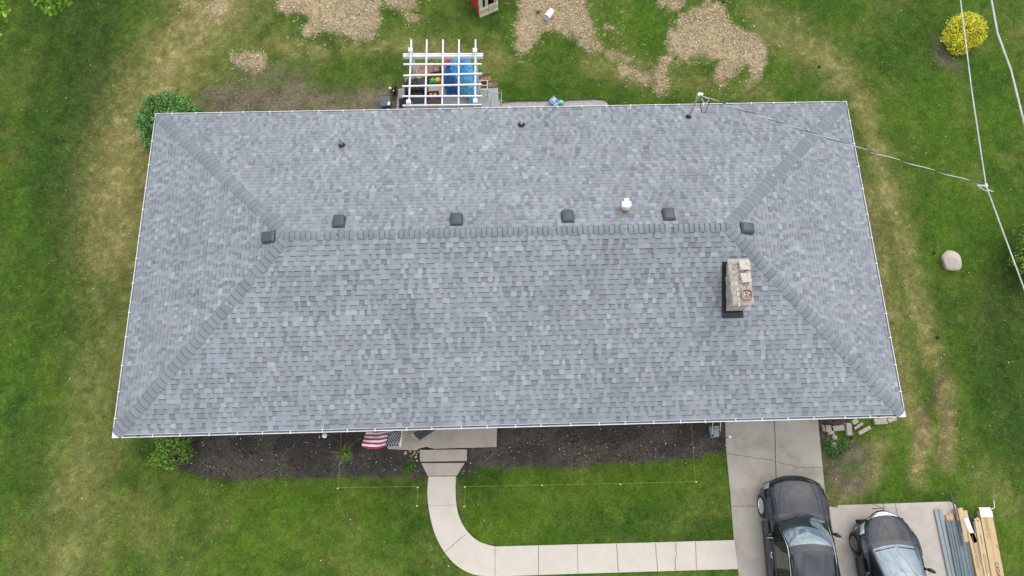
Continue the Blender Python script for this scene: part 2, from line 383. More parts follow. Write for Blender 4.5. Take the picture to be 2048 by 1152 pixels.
n1 = fbm(X, Y, .45, 4, 61); n2 = fbm(X, Y, 1.7, 4, 67); n3 = fbm(X, Y, 5.5, 3, 71); n4 = fbm(X, Y, .8, 3, 83)
# faint mowing stripes run parallel to the end of the house on the left
stripe = .5+.5*np.sin((X-.06*Y)*2*math.pi/1.05+1.5*wx); stripe = np.where(X < 0, stripe, .5)
C = lambda *a: np.array(a)
def mixc(base, col, m): return base*(1-m[..., None])+np.asarray(col)*m[..., None]
base = np.broadcast_to(C(.074,.138,.014), X.shape+(3,)).copy()
base = mixc(base, C(.108,.156,.024), sstep(.40, .68, n1)*.8)
base = mixc(base, C(.046,.102,.010), sstep(.56, .36, n2)*.75)
base = mixc(base, C(.165,.178,.045), sstep(.54, .76, n4)*.45)
base = mixc(base, C(.036,.078,.012), np.clip(m_dark, 0, 1)*.85)
base = mixc(base, C(.088,.165,.012), np.clip(m_viv, 0, 1)*.8)
base = base*(1+.16*(stripe-.5))[..., None]
dryc = mixc(np.broadcast_to(C(.250,.222,.075), X.shape+(3,)), C(.345,.295,.135), sstep(.5, .75, n3))
dm = np.clip(m_dry*1.05, 0, 1)
base = base*(1-dm[..., None])+dryc*dm[..., None]
brc = mixc(np.broadcast_to(C(.17,.120,.070), X.shape+(3,)), C(.24,.17,.10), sstep(.45, .7, n3))
bm_ = np.clip(m_brown, 0, 1)*.85; base = base*(1-bm_[..., None])+brc*bm_[..., None]
soilc = mixc(np.broadcast_to(C(.205,.165,.115), X.shape+(3,)), C(.14,.112,.078), sstep(.45, .7, n2))
sm = np.clip(m_soil, 0, 1)*.85; base = base*(1-sm[..., None])+soilc*sm[..., None]
n5 = fbm(X, Y, 3.2, 3, 131); base *= (.60+.42*n3+.40*n5)[..., None]
strawc = mixc(np.broadcast_to(C(.44,.345,.205), X.shape+(3,)), C(.33,.26,.155), sstep(.42, .68, n2)*.8)
stm = m_straw; base = base*(1-stm[..., None])+strawc*stm[..., None]
bedc = mixc(np.broadcast_to(C(.074,.064,.056), X.shape+(3,)), C(.125,.108,.085), sstep(.40, .62, n2)*.85)
base = base*(1-m_bed[..., None])+bedc*m_bed[..., None]
base = base*(1-m_grav[..., None])+C(.47,.43,.39)*m_grav[..., None]
dens = (1-.93*m_straw)*(1-.95*m_bed)*(1-.97*m_grav)*(1-.80*np.clip(m_soil, 0, 1))*(1-.55*np.clip(m_brown, 0, 1))*(1-.25*dm)
dens *= (.75+.5*n3)
def sample(A, x, y):
    fx = np.clip((x-GX0)/GS, 0, len(gx)-1.001); fy = np.clip((y-GY0)/GS, 0, len(gy)-1.001)
    i = fx.astype(int); j = fy.astype(int); u = fx-i; v = fy-j
    if A.ndim == 3: u = u[:, None]; v = v[:, None]
    return (A[j, i]*(1-u)+A[j, i+1]*u)*(1-v)+(A[j+1, i]*(1-u)+A[j+1, i+1]*u)*v
# the sheet itself: the core grid, then wide rows out to the horizon
ox = np.concatenate([GX0-np.array([1500,600,250,100,40,15,5.]), gx, GX1+np.array([5,15,40,100,250,600,1500.])])
oy = np.concatenate([GY0-np.array([1500,600,250,100,40,15,5.]), gy, GY1+np.array([5,15,40,100,250,600,1500.])])
XX, YY = np.meshgrid(ox, oy); flat = lambda a: a.ravel()
CC = sample(base, flat(XX), flat(YY))
far = (flat(XX) < GX0) | (flat(XX) > GX1) | (flat(YY) < GY0) | (flat(YY) > GY1); CC[far] = (.08,.12,.022)
ZZ = (fbm(XX, YY, .5, 3, 91)-.5)*.03-.012
V = np.stack([flat(XX), flat(YY), flat(ZZ)], -1)
nr, nc = XX.shape; idx = np.arange(nr*nc).reshape(nr, nc)
F = np.stack([idx[:-1, :-1].ravel(), idx[:-1, 1:].ravel(), idx[1:, 1:].ravel(), idx[1:, :-1].ravel()], -1)
g = np_mesh('ground', V, F, M['ground'], CC, per='vert'); tag(g, kind='structure')
g.data.polygons.foreach_set('use_smooth', [True]*len(F))

# slabs the grass must keep off (world polygons)
def wp(pts, z=0.0): return [(at(a, b, z).x, at(a, b, z).y) for a, b in pts]
def arc_pts(pts, n=6):
    """Catmull-Rom through pixel points"""
    P = [np.array(p, float) for p in pts]; out = []
    for i in range(len(P)-1):
        p0 = P[max(i-1, 0)]; p1 = P[i]; p2 = P[i+1]; p3 = P[min(i+2, len(P)-1)]
        for k in range(n):
            t = k/n; out.append(tuple(.5*((2*p1)+(-p0+p2)*t+(2*p0-5*p1+4*p2-p3)*t*t+(-p0+3*p1-3*p2+p3)*t**3)))
    out.append(tuple(P[-1])); return out
drive_p = wp([(1449,826),(1452,900),(1460,985),(1467,1075),(1477,1150),(1486,1240),(1498,1340),(1712,1340),(1690,1240),(1674,1152),(1660,1080),(1655,1020),(1651,1006),(1645,940),(1639,880),(1634,826)])
pad_p = wp([(1657,1011),(1750,1008),(1898,1003),(1912,1010),(1930,1100),(1950,1200),(1975,1340),(1716,1340),(1692,1240),(1677,1152),(1662,1060)])
inner = arc_pts([(912,953),(911,980),(913,1010),(920,1038),(935,1063),(958,1083),(990,1093)], 5)
outer = arc_pts([(857,953),(855,985),(858,1020),(868,1062),(885,1098),(912,1130),(948,1149),(990,1153)], 5)
walk_p = wp(outer+[(1100,1149),(1300,1143),(1476,1138)]+[(1469,1080),(1300,1085),(1100,1090)]+inner[::-1])
flare_p = wp([(843,926.5),(929.5,926),(913,952.5),(856,953)])
patio_p = wp([(797,179),(820,176),(880,160),(955,170),(960,178),(996,176),(999,240),(790,240)])
def inside(x, y, poly):
    ins = np.zeros(x.shape, bool); n = len(poly)
    for i in range(n):
        ax, ay = poly[i]; bx, by = poly[(i+1) % n]
        ins ^= ((ay > y) != (by > y)) & (x < (bx-ax)*(y-ay)/((by-ay) if by != ay else 1e-9)+ax)
    return ins

# ------------------------------------------------------------------ turf: real blades
rs = np.random.RandomState(11)
NB = 1150000
bx = rs.uniform(-9.5, 34.5, NB); by = rs.uniform(-6.0, 19.0, NB)
px, py = px_of(bx, by)
keep = (px > -90) & (px < 2140) & (py > -90) & (py < 1230) & (rs.rand(NB) < sample(dens, bx, by))
keep &= ~((bx > .9) & (bx < 22.1) & (by > .9) & (by < D-.9))
for p in (drive_p, pad_p, walk_p, flare_p, patio_p): keep &= ~inside(bx, by, p)
bx, by = bx[keep], by[keep]; n = len(bx)
col = sample(base, bx, by)
k1 = rs.rand(n)
clump = fbm(bx, by, 9.0, 3, 101)
col = col*np.clip(1.02+1.9*(clump-.5)+.62*(k1-.5), .25, 2)[:, None]
dead = rs.rand(n) < (.05+.25*sample(dm, bx, by)); col[dead] = col[dead]*.5+np.array([.26,.22,.11])*.55
vivid = rs.rand(n) < .14; col[vivid] *= np.array([1.6,1.55,1.1])
ln = (.035+.045*rs.rand(n))*(.75+.5*clump)*(1+.8*sample(m_dark, bx, by)); th = rs.uniform(0, 2*math.pi, n)+1.5*fbm(bx, by, 1.2, 2, 111)*6
tilt = rs.uniform(.5, 1.35, n); wd = rs.uniform(.004, .0085, n)
dx, dy = np.cos(th), np.sin(th)
bz = (fbm(bx, by, .5, 3, 91)-.5)*.03-.012
r0 = np.stack([bx-dy*wd, by+dx*wd, bz], -1); r1 = np.stack([bx+dy*wd, by-dx*wd, bz], -1)
tp = np.stack([bx+dx*ln*np.sin(tilt), by+dy*ln*np.sin(tilt), bz+ln*np.cos(tilt)+.004], -1)
V = np.stack([r0, r1, tp], 1).reshape(-1, 3); F = np.arange(n*3).reshape(n, 3)
o = np_mesh('lawn_grass', V, F, M['grass'], np.clip(col*1.15, 0, 1)); tag(o, 'green and sun-dried turf all round the house', 'grass', kind='stuff')

def scatter_flat(name, label, cat, mask, count, size, cols, material, seed, thick=.006, keep_off=(), stub=None, box=(-9,34,-6,19), lift=0.0):
    """small chips lying about: thin tilted slivers"""
    r = np.random.RandomState(seed); x = r.uniform(box[0], box[1], count); y = r.uniform(box[2], box[3], count)
    k = r.rand(count) < (sample(mask, x, y) if mask is not None else 1)
    qx, qy = px_of(x, y); k &= (qx > -60) & (qx < 2110) & (qy > -60) & (qy < 1200)
    for p in keep_off: k &= ~inside(x, y, p)
    k &= ~((x > .95) & (x < 22.05) & (y > .95) & (y < D-.95))
    x, y = x[k], y[k]; n = len(x)
    a = r.uniform(0, math.pi, n); l = r.uniform(size[0], size[1], n)/2; wd = l*r.uniform(size[2], size[3], n)
    ti = r.uniform(-.4, .4, n); t2 = r.uniform(-.4, .4, n); z = r.uniform(.004, .02, n)+lift
    ca, sa = np.cos(a), np.sin(a); V = np.zeros((n, 8, 3))
    for j, (u, v) in enumerate(((-1,-1),(1,-.8),(.9,1),(-1,.7))):
        for q, dz in ((0, 0), (4, thick)):
            V[:, j+q, 0] = x+u*l*ca-v*wd*sa; V[:, j+q, 1] = y+u*l*sa+v*wd*ca; V[:, j+q, 2] = z+u*l*ti+v*wd*t2+dz
    b = (np.arange(n)*8)[:, None, None]; T = np.array([(4,5,6,7),(0,1,5,4),(1,2,6,5),(2,3,7,6),(3,0,4,7)])[None]
    F = (b+T).reshape(-1, 4); cs = np.array(cols)[r.randint(0, len(cols), n)]*r.uniform(.75, 1.2, n)[:, None]
    o = np_mesh(name, V.reshape(-1, 3), F, material, np.repeat(np.clip(cs, 0, 1), 5, axis=0)); tag(o, label, cat, kind='stuff'); return o
slabs = (drive_p, pad_p, walk_p, flare_p, patio_p)
m_fring = np.clip(np.max([sstep(-38, 4, sdist(QX, QY, p)+rg*60) for p in ZP['straw']], axis=0), 0, 1)*sstep(.40, .60, n3)
scatter_flat('wood_chips', 'tan wood chips strewn over bare patches of the back lawn', 'wood chips', np.clip(m_straw*.9+m_fring*.22, 0, 1), 380000, (.025,.10,.12,.35),
  [(.64,.51,.32),(.50,.38,.23),(.34,.25,.15),(.80,.69,.49),(.58,.45,.28),(.27,.19,.12),(.72,.60,.38)], M['chips'], 21)
scatter_flat('mulch', 'dark shredded mulch along the front wall', 'mulch', m_bed*.9, 420000, (.015,.06,.15,.5),
  [(.055,.048,.044),(.09,.075,.065),(.13,.11,.09),(.06,.052,.045),(.18,.155,.12),(.045,.04,.038)], M['chips'], 22)
scatter_flat('bed_weeds', 'sparse green seedlings coming up through the front mulch', 'weeds', m_bed*sstep(.50,.66,fbm(X, Y, 1.1, 4, 141))*sstep(.2, -1.0, Y), 60000, (.012,.04,.2,.5),
  [(.10,.16,.03),(.15,.17,.05),(.08,.13,.03),(.18,.16,.08)], M['chips'], 27, lift=.01)
scatter_flat('pale_litter', 'pale petals and bleached chips dotted over lawn and beds', 'litter', m_bed*.14+.009+np.clip(m_soil,0,1)*.05+.02*dm+m_brown*.03, 120000, (.012,.042,.35,.9),
  [(.62,.56,.46),(.5,.45,.3),(.7,.68,.6),(.42,.36,.24),(.45,.36,.3)], M['chips'], 23, keep_off=slabs, lift=.02)
scatter_flat('soil_crumbs', 'brown crumbs and dead stems on the bare soil', 'soil', np.clip(m_soil, 0, 1)*.8+m_brown*.5, 160000, (.015,.06,.12,.6),
  [(.20,.155,.11),(.13,.10,.07),(.28,.22,.15),(.36,.29,.20)], M['chips'], 24, keep_off=slabs)
scatter_flat('gravel', 'pale rounded gravel strip along the back wall', 'gravel', m_grav, 700000, (.02,.045,.6,1),
  [(.62,.57,.52),(.48,.43,.39),(.74,.70,.64),(.38,.33,.29),(.66,.57,.51)], M['gravel'], 25, thick=.02, box=(10,17,9,12))

# ------------------------------------------------------------------ concrete
def joints(mb, lines, z, wdt=.014):
    for ln_ in lines:
        P = [at(a, b, z) for a, b in ln_]
        for a, b in zip(P[:-1], P[1:]):
            d = (b-a); s_ = Vector((-d.y, d.x, 0)).normalized()*wdt/2
            zz = z+.004; mb.add([(a.x-s_.x, a.y-s_.y, zz), (b.x-s_.x, b.y-s_.y, zz), (b.x+s_.x, b.y+s_.y, zz), (a.x+s_.x, a.y+s_.y, zz)], [(0,1,2,3)], 1)
def wob(pts, amp=1.2, n=6, seed=1):
    r = random.Random(seed); out = []
    P = arc_pts(pts, n)
    for i, (a, b) in enumerate(P):
        k = 0 if i in (0, len(P)-1) else 1; out.append((a+k*r.uniform(-amp, amp), b+k*r.uniform(-amp, amp)))
    return out
mb = MB(); mb.prism(drive_p, -.1, .035)
joints(mb, [wob([(1547,800),(1550,880),(1552,948),(1560,1060),(1572,1180),(1588,1340)], .4, 6)], .035, .022)
joints(mb, [wob([(1451,907),(1480,911),(1510,916),(1540,920),(1551,922)], 1.0, 4, 3), wob([(1555,923),(1575,929),(1600,935),(1645,935)], .9, 4, 5),
            wob([(1463,1013),(1505,1012),(1560,1010),(1652,1008)], .3, 4, 8)], .035, .013)
tag(mb.build('driveway', [M['drive'], M['joint']], bevel=0), kind='structure')
mb = MB(); mb.prism(pad_p, -.1, .03)
joints(mb, [wob([(1767,1008),(1768,1020),(1780,1180),(1800,1340)], .4, 4), wob([(1745,1009),(1758,1013),(1766,1021)], .8, 3, 4), wob([(1790,1006),(1800,1060)], .2, 2)], .03, .012)
tag(mb.build('parking_pad', [M['pad'], M['joint']]), kind='structure')
mb = MB(); mb.prism(walk_p, -.1, .03)
joints(mb, [[(890,1104),(932,1068)],[(990,1095),(990,1152)],[(1155,1090),(1156,1147)]], .03, .010)
joints(mb, [wob([(1077,1091),(1077,1150)], .4, 5, 2), wob([(1233,1088),(1237,1144)], .5, 5, 3), wob([(1311,1086),(1315,1143)], .5, 5, 4), wob([(1351,1085),(1352,1110),(1350,1125),(1352,1141)], 1.0, 5, 5), [(1391,1083),(1393,1140)]], .03, .014)
joints(mb, [[(857,1011),(912,1010)]], .03, .006)
tag(mb.build('walkway', [M['walk'], M['joint']]), kind='structure')
mb = MB(); mb.prism(flare_p, -.1, .045)
joints(mb, [[(856,952.5),(913,951.5)]], .045, .016)
tag(mb.build('path', [M['porch'], M['joint']]), kind='structure')
mb = MB(); mb.prism(patio_p, -.1, .04)
mb.build('patio', [M['patio'], M['joint']])['kind'] = 'structure'

# weeds growing in the joint between driveway and pad, and ragged grass lip along the slabs
def tufts(name, label, cat, lines, seed, spread=.03, ln=(.03,.08), cols=((.07,.12,.02),(.12,.13,.04),(.05,.09,.015),(.13,.11,.05))):
    r = np.random.RandomState(seed); xs = []; ys = []
    for pts, c in lines:
        P = [at(a, b) for a, b in pts]; L_ = [(q-p).length for p, q in zip(P[:-1], P[1:])]; T = sum(L_)
        for (p, q), l in zip(zip(P[:-1], P[1:]), L_):
            m = int(c*l/T); t = r.rand(m); off = r.normal(0, spread, m); d = (q-p).normalized()
            xs.append(p.x+(q.x-p.x)*t-d.y*off); ys.append(p.y+(q.y-p.y)*t+d.x*off)
    x = np.concatenate(xs); y = np.concatenate(ys); n = len(x); th = r.uniform(0, 6.28, n); l = r.uniform(ln[0], ln[1], n); ti = r.uniform(.3, 1.2, n); wd = r.uniform(.004, .009, n)
    dx, dy = np.cos(th), np.sin(th); z = np.full(n, .03)
    V = np.stack([np.stack([x-dy*wd, y+dx*wd, z], -1), np.stack([x+dy*wd, y-dx*wd, z], -1), np.stack([x+dx*l*np.sin(ti), y+dy*l*np.sin(ti), z+l*np.cos(ti)], -1)], 1).reshape(-1, 3)
    cs = np.array(cols)[r.randint(0, len(cols), n)]*r.uniform(.7, 1.3, n)[:, None]
    tag(np_mesh(name, V, np.arange(n*3).reshape(n, 3), M['grass'], cs), label, cat, kind='stuff')
tufts('joint_weeds', 'weeds and moss in the gap between driveway and parking pad', 'weeds',
  [([(1654,1010),(1661,1060),(1674,1130),(1680,1160)], 3800), ([(1656,1012),(1675,1012)], 120)], 31, .014, (.015,.05))

# ================================================================== THE HOUSE
HL = Vector((W/2, D/2, 0)); HM = Matrix.Translation(-HL)
house = thing('ranch_house', 'single storey ranch house under a grey shingled hip roof with white gutters', 'house', HL)
phi = math.atan(K); cph, sph = math.cos(phi), math.sin(phi)
Wi = .62                                     # eave overhang
mb = MB(); mb.box((W/2, D/2, (EH-.16)/2+.0), (W-2*Wi, D-2*Wi, EH-.16)); wall = mb.build('wall', M['wall'], house, M=HM)
mb = MB(); mb.box((W/2, D/2, .45), (W-2*Wi+.08, D-2*Wi+.08, .9)); mb.build('brick_skirt', M['brick'], wall, M=HM)
mb = MB()                                    # soffit ring
for a, b, c_, d_ in ((.13, .13, W-.13, Wi+.05), (.13, D-Wi-.05, W-.13, D-.13), (.13, Wi+.05, Wi+.05, D-Wi-.05), (W-Wi-.05, Wi+.05, W-.13, D-Wi-.05)):
    mb.box(((a+c_)/2, (b+d_)/2, EH-.15), (c_-a, d_-b, .02))
mb.build('soffit', M['white_vinyl'], house, M=HM)
def window(x, y, wd, z0, z1, side, parent=house):
    """framed sash window on the wall; side: 0 front, 1 back, 2 left, 3 right"""
    sg = -1 if side in (0, 2) else 1
    f = MB(); p = MB(); dp = .05
    def bx(m, u0, u1, a, b, off, t):
        if side < 2: m.box(((u0+u1)/2, y+sg*off, (a+b)/2), (u1-u0, t, b-a))
        else: m.box((x+sg*off, (u0+u1)/2, (a+b)/2), (t, u1-u0, b-a))
    u = x if side < 2 else y; u0, u1 = u-wd/2, u+wd/2
    for q in ((u0, u0+.06, z0, z1), (u1-.06, u1, z0, z1), (u0+.06, u1-.06, z0, z0+.06), (u0+.06, u1-.06, z1-.06, z1), (u0+.06, u1-.06, (z0+z1)/2-.02, (z0+z1)/2+.02)): bx(f, *q, .03, .07)
    bx(p, u0+.06, u1-.06, z0+.06, z1-.06, .015, .02)
    fo = f.build('window', M['white_vinyl'], parent, M=HM); p.build('pane', M['glass'], fo, M=HM)
for x in (3.0, 5.6): window(x, Wi, 1.5, .95, 2.1, 0)
window(11.6, Wi, 2.2, .95, 2.1, 0); window(14.6, Wi, 1.2, .95, 2.1, 0)
for x in (2.6, 6.2, 15.2, 19.5): window(x, D-Wi, 1.2, .98, 2.1, 1)
for y in (3.0, 7.2): window(Wi, y, 1.0, 1.0, 2.1, 2); window(W-Wi, y, 1.0, 1.0, 2.1, 3)
mb = MB(); mb.box((19.95, Wi-.03, 1.08), (2.7, .05, 2.1))
for i in range(1, 5): mb.box((19.95, Wi-.062, .1+i*.42), (2.68, .012, .025))
mb.build('garage_door', M['white_vinyl'], house, M=HM)
mb = MB(); mb.box((10.6, D-Wi+.03, 1.08), (1.8, .05, 2.05)); dr = mb.build('patio_door', M['white_vinyl'], house, M=HM)
mb = MB(); mb.box((10.18, D-Wi+.062, 1.1), (.74, .012, 1.8)); mb.box((11.02, D-Wi+.062, 1.1), (.74, .012, 1.8)); mb.build('pane', M['glass'], dr, M=HM)
# front door and the storm door standing open
mb = MB(); mb.box((8.72, Wi-.03, 1.22), (.95, .05, 2.05)); mb.build('front_door', M['brownwood'], house, M=HM)
pz = .20
p1 = at(838, 884, pz); p2 = at(865, 866, pz); dd = (p2-p1).normalized(); hinge = p1+dd*((Wi-.09-p1.y)/dd.y)
dl = (hinge-p1).length
sdm = MB(); nx = Vector((-dd.y, dd.x, 0))
def dslab(m, a, b, z0, z1, t, mi=0):
    A = p1+dd*a; B = p1+dd*b; m.beam((A.x, A.y, (z0+z1)/2), (B.x, B.y, (z0+z1)/2), t, z1-z0, mi)
dslab(sdm, 0, .07, pz+.03, pz+2.03, .04); dslab(sdm, dl-.07, dl, pz+.03, pz+2.03, .04)
dslab(sdm, .07, dl-.07, pz+.03, pz+.30, .038, 0); dslab(sdm, .07, dl-.07, pz+1.96, pz+2.03, .038, 1); dslab(sdm, .07, dl-.07, pz+1.05, pz+1.12, .038, 1)
sdo = sdm.build('storm_door', [M['doorframe'], M['dark']], house, M=HM)
sdo['label'] = 'storm door with dark screen standing open over the porch'
s2 = MB(); dslab(s2, .07, dl-.07, pz+.30, pz+1.96, .014); s2.build('screen', M['screen'], sdo, M=HM)

# ---- roof: shingle courses as real geometry
rs = np.random.RandomState(5)
EXP = .143; I0 = .085
def slope(O, U, Vv, Nn, length, seed):
    r = random.Random(seed); vs = []; fs = []; cs = []
    O, U, Vv, Nn = Vector(O), Vector(U), Vector(Vv), Vector(Nn)
    Lt = (D/2)/cph; v = I0/cph; row = 0
    ox_, oy_ = seed*13.1, seed*7.7
    def quad(a, b, c, d, col):
        k = len(vs); vs.extend([a, b, c, d]); fs.append((k, k+1, k+2, k+3)); cs.append(col)
    def tone(u, vv, tooth):
        n = float(fbm(np.array([u+ox_]), np.array([vv+oy_]), .55, 3, 5)[0])-.5
        n2_ = float(fbm(np.array([u+ox_]), np.array([vv*1.5+oy_]), 2.2, 2, 15)[0])-.5
        q = r.random(); t = .288 if tooth else .260
        t *= 1+.20*n+.24*n2_+r.uniform(-.05, .05)
        if tooth and q < .15: t *= r.uniform(1.08, 1.24)
        elif tooth and q < .26: t *= r.uniform(.80, .92)
        if not tooth and q < .30: t *= r.uniform(.78, .90)
        h = r.random(); c = [t*.985, t*1.035, t*1.105]
        if h < .20: c = [t*.94, t*1.04, t*1.11]
        elif h < .36: c = [t*1.0, t*1.02, t*1.115]
        elif h < .40: c = [t*.985, t*1.01, t*1.08]
        return c
    while v < Lt-.02:
        v1 = min(v+EXP, Lt); u = v*cph*.98+r.uniform(-.1, 0)-.1; tooth = r.random() < .5; jit = r.uniform(-.003, .003)
        end = length-v*cph+.1
        while u < end:
            wd = r.choice((.08,.10,.12,.14,.16,.20))*(1.0 if tooth else 1.05)+r.uniform(-.012, .012); u1 = u+wd
            def pt(uu, vv, h):
                lo = vv*cph-.0; hi = length-vv*cph
                return O+U*min(max(uu, lo), hi)+Vv*vv+Nn*h
            if min(u1, length-v*cph) > max(u, v*cph)-.0001 and (u1 > v*cph and u < length-v*cph):
                c = tone(u, v, tooth); hb = .011 if tooth else .006; ht = .004 if tooth else .0
                va = v+jit; vb = v1+jit+.004
                if tooth:
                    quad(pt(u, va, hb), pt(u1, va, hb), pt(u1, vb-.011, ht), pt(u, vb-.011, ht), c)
                    quad(pt(u, vb-.011, ht), pt(u1, vb-.011, ht), pt(u1, vb, ht), pt(u, vb, ht), [q*.76 for q in c])  # contact shadow under the course above, painted into the tab colour
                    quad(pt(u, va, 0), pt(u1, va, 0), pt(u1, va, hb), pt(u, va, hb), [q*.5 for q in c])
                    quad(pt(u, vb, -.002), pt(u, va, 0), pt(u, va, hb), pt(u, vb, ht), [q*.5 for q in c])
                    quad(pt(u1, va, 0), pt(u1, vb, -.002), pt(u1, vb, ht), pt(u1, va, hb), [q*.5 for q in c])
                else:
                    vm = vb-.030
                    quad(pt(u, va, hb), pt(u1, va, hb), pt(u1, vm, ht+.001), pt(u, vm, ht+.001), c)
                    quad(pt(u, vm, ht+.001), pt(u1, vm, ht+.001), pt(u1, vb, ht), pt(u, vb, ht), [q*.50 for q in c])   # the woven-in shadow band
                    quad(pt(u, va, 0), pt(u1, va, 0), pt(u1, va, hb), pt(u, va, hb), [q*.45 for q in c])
            u = u1; tooth = not tooth
            if r.random() < .12: tooth = not tooth
        v = v1; row += 1
    return vs, fs, cs
sl = []
sl.append(slope((0,0,EH), (1,0,0), (0,cph,sph), (0,-sph,cph), W, 1))
sl.append(slope((W,D,EH), (-1,0,0), (0,-cph,sph), (0,sph,cph), W, 2))
sl.append(slope((0,D,EH), (0,-1,0), (cph,0,sph), (-sph,0,cph), D, 3))
sl.append(slope((W,0,EH), (0,1,0), (-cph,0,sph), (sph,0,cph), D, 4))
VV = []; FF = []; CL = []
for vs, fs, cs in sl:
    b = len(VV); VV += [tuple(q-HL) for q in vs]; FF += [tuple(b+i for i in f) for f in fs]; CL += cs
VV = np.array(VV); FF = np.array(FF); CL = np.array(CL)
a_ = VV[FF[:, 0]]-VV[FF[:, 2]]; b_ = VV[FF[:, 1]]-VV[FF[:, 3]]
ok = np.linalg.norm(np.cross(a_, b_), axis=1) > 1e-6
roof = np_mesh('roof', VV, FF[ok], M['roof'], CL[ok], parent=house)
# deck under the shingles
mb = MB(); e = .05; Rz_ = EH+K*D/2-.02
p = [(e, e, EH-.005), (W-e, e, EH-.005), (W-e, D-e, EH-.005), (e, D-e, EH-.005), (D/2, D/2, Rz_), (W-D/2, D/2, Rz_)]
mb.add(p, [(0,1,5,4), (2,3,4,5), (3,0,4), (1,2,5), (3,2,1,0)]); mb.build('roof_deck', M['dark'], roof, M=HM)

def caps(name, a, b, s1, s2, wid, seed, exposure=.150):
    r = random.Random(seed); a, b = Vector(a), Vector(b); d = (b-a); Lh = d.length; d.normalize(); up = -(Vector(s1)+Vector(s2)).normalized()
    s1, s2 = Vector(s1), Vector(s2); mb = MB(); t = 0; i = 0
    while t < Lh-.02:
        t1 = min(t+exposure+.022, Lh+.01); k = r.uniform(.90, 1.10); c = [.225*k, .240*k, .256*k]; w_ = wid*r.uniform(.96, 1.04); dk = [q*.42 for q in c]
        rows = []
        for tt, h in ((t, .026), (t+.014, .027), (t1, .006)):
            o_ = a+d*tt; row = []
            for s_, f in ((s1, 1), (s1, .75), (s1, .42), (s1, .14), (None, 0), (s2, .14), (s2, .42), (s2, .75), (s2, 1)):
                base_ = o_ if s_ is None else o_+s_*w_*f
                lift = h-(0 if f else .004)
                row.append(base_+up*(lift if f < 1 else lift*.7))
            rows.append(row)
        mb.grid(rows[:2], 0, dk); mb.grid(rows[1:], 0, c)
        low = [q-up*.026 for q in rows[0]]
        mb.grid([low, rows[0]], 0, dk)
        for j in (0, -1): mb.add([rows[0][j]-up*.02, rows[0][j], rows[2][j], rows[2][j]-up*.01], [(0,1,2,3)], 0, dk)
        # dk strip: cut edge and lap shadow line, painted into the cap colour
        t += exposure*(1 if r.random() > .05 else 1.6); i += 1
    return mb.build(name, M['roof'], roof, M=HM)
def perp(n, d):
    s_ = Vector(n).cross(Vector(d)).normalized(); return s_ if s_.z < 0 else -s_
RZ = EH+K*D/2; rp0, rp1 = Vector((D/2, D/2, RZ)), Vector((W-D/2, D/2, RZ))
nf, nb, nl, nr_ = (0,-sph,cph), (0,sph,cph), (-sph,0,cph), (sph,0,cph)
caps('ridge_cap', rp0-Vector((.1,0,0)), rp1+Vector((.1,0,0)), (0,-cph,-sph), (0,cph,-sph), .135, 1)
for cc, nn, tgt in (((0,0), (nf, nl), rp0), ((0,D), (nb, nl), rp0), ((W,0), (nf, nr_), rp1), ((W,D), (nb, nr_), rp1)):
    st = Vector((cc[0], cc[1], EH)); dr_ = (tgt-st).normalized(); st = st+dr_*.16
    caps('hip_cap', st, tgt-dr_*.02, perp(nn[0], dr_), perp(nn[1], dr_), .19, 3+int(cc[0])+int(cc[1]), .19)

# ---- gutter
prof = [(.045,-.12,0), (.0,-.02,0), (.0,.004,0), (.016,.004,0), (.016,-.012,0), (.022,-.060,1), (.118,-.062,1), (.122,.0,1), (.130,.0,1), (.130,-.12,1)]
mb = MB()
for i in range(len(prof)):
    o0, z0, m0 = prof[i]; o1, z1, _ = prof[(i+1) % len(prof)]
    r0 = [(o0,o0), (W-o0,o0), (W-o0,D-o0), (o0,D-o0)]; r1 = [(o1,o1), (W-o1,o1), (W-o1,D-o1), (o1,D-o1)]
    for j in range(4):
        a, b = r0[j], r0[(j+1) % 4]; c, d = r1[(j+1) % 4], r1[j]
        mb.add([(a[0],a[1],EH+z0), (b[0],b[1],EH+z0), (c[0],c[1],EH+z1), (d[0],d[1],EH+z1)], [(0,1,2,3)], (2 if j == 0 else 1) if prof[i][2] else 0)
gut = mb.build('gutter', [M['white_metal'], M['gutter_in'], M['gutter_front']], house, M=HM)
mb = MB()                                    # white drip edge showing under the first course
for o0, o1, z0, z1 in ((.072, .094, EH+.020, EH+.031), (.072, .074, EH+.0, EH+.020)):
    r0 = [(o0,o0), (W-o0,o0), (W-o0,D-o0), (o0,D-o0)]; r1 = [(o1,o1), (W-o1,o1), (W-o1,D-o1), (o1,D-o1)]
    for j in range(4):
        a, b = r0[j], r0[(j+1) % 4]; c, d = r1[(j+1) % 4], r1[j]; mb.add([(*a, z0), (*b, z0), (*c, z1), (*d, z1)], [(0,1,2,3)])
mb.build('drip_edge', M['white_metal'], gut, M=HM)
def brackets():
    proto = MB(); proto.box((0, .052, .010), (.024, .104, .010)); proto.box((0, .0, .006), (.038, .018, .018)); proto.box((0, .088, .022), (.034, .03, .018))
    spots = []; r = random.Random(3)
    x = .35
    while x < W-.2: spots.append((x+r.uniform(-.07, .07), 0, 0)); x += .80
    x = .5
    while x < W-.2: spots.append((x+r.uniform(-.07, .07), D, math.pi)); x += .80
    y = .5
    while y < D-.2: spots.append((0, y+r.uniform(-.06, .06), -math.pi/2)); spots.append((W, y+.2+r.uniform(-.06, .06), math.pi/2)); y += .82
    first = proto.build('gutter_bracket', M['white_metal'], gut)
    for i, (x, y, rz) in enumerate(spots[:100]):
        o = first if i == 0 else first.copy()
        if i: COL.objects.link(o); o.parent = gut
        o.location = Vector((x, y, EH))-HL; o.rotation_euler = (0, 0, rz)
brackets()
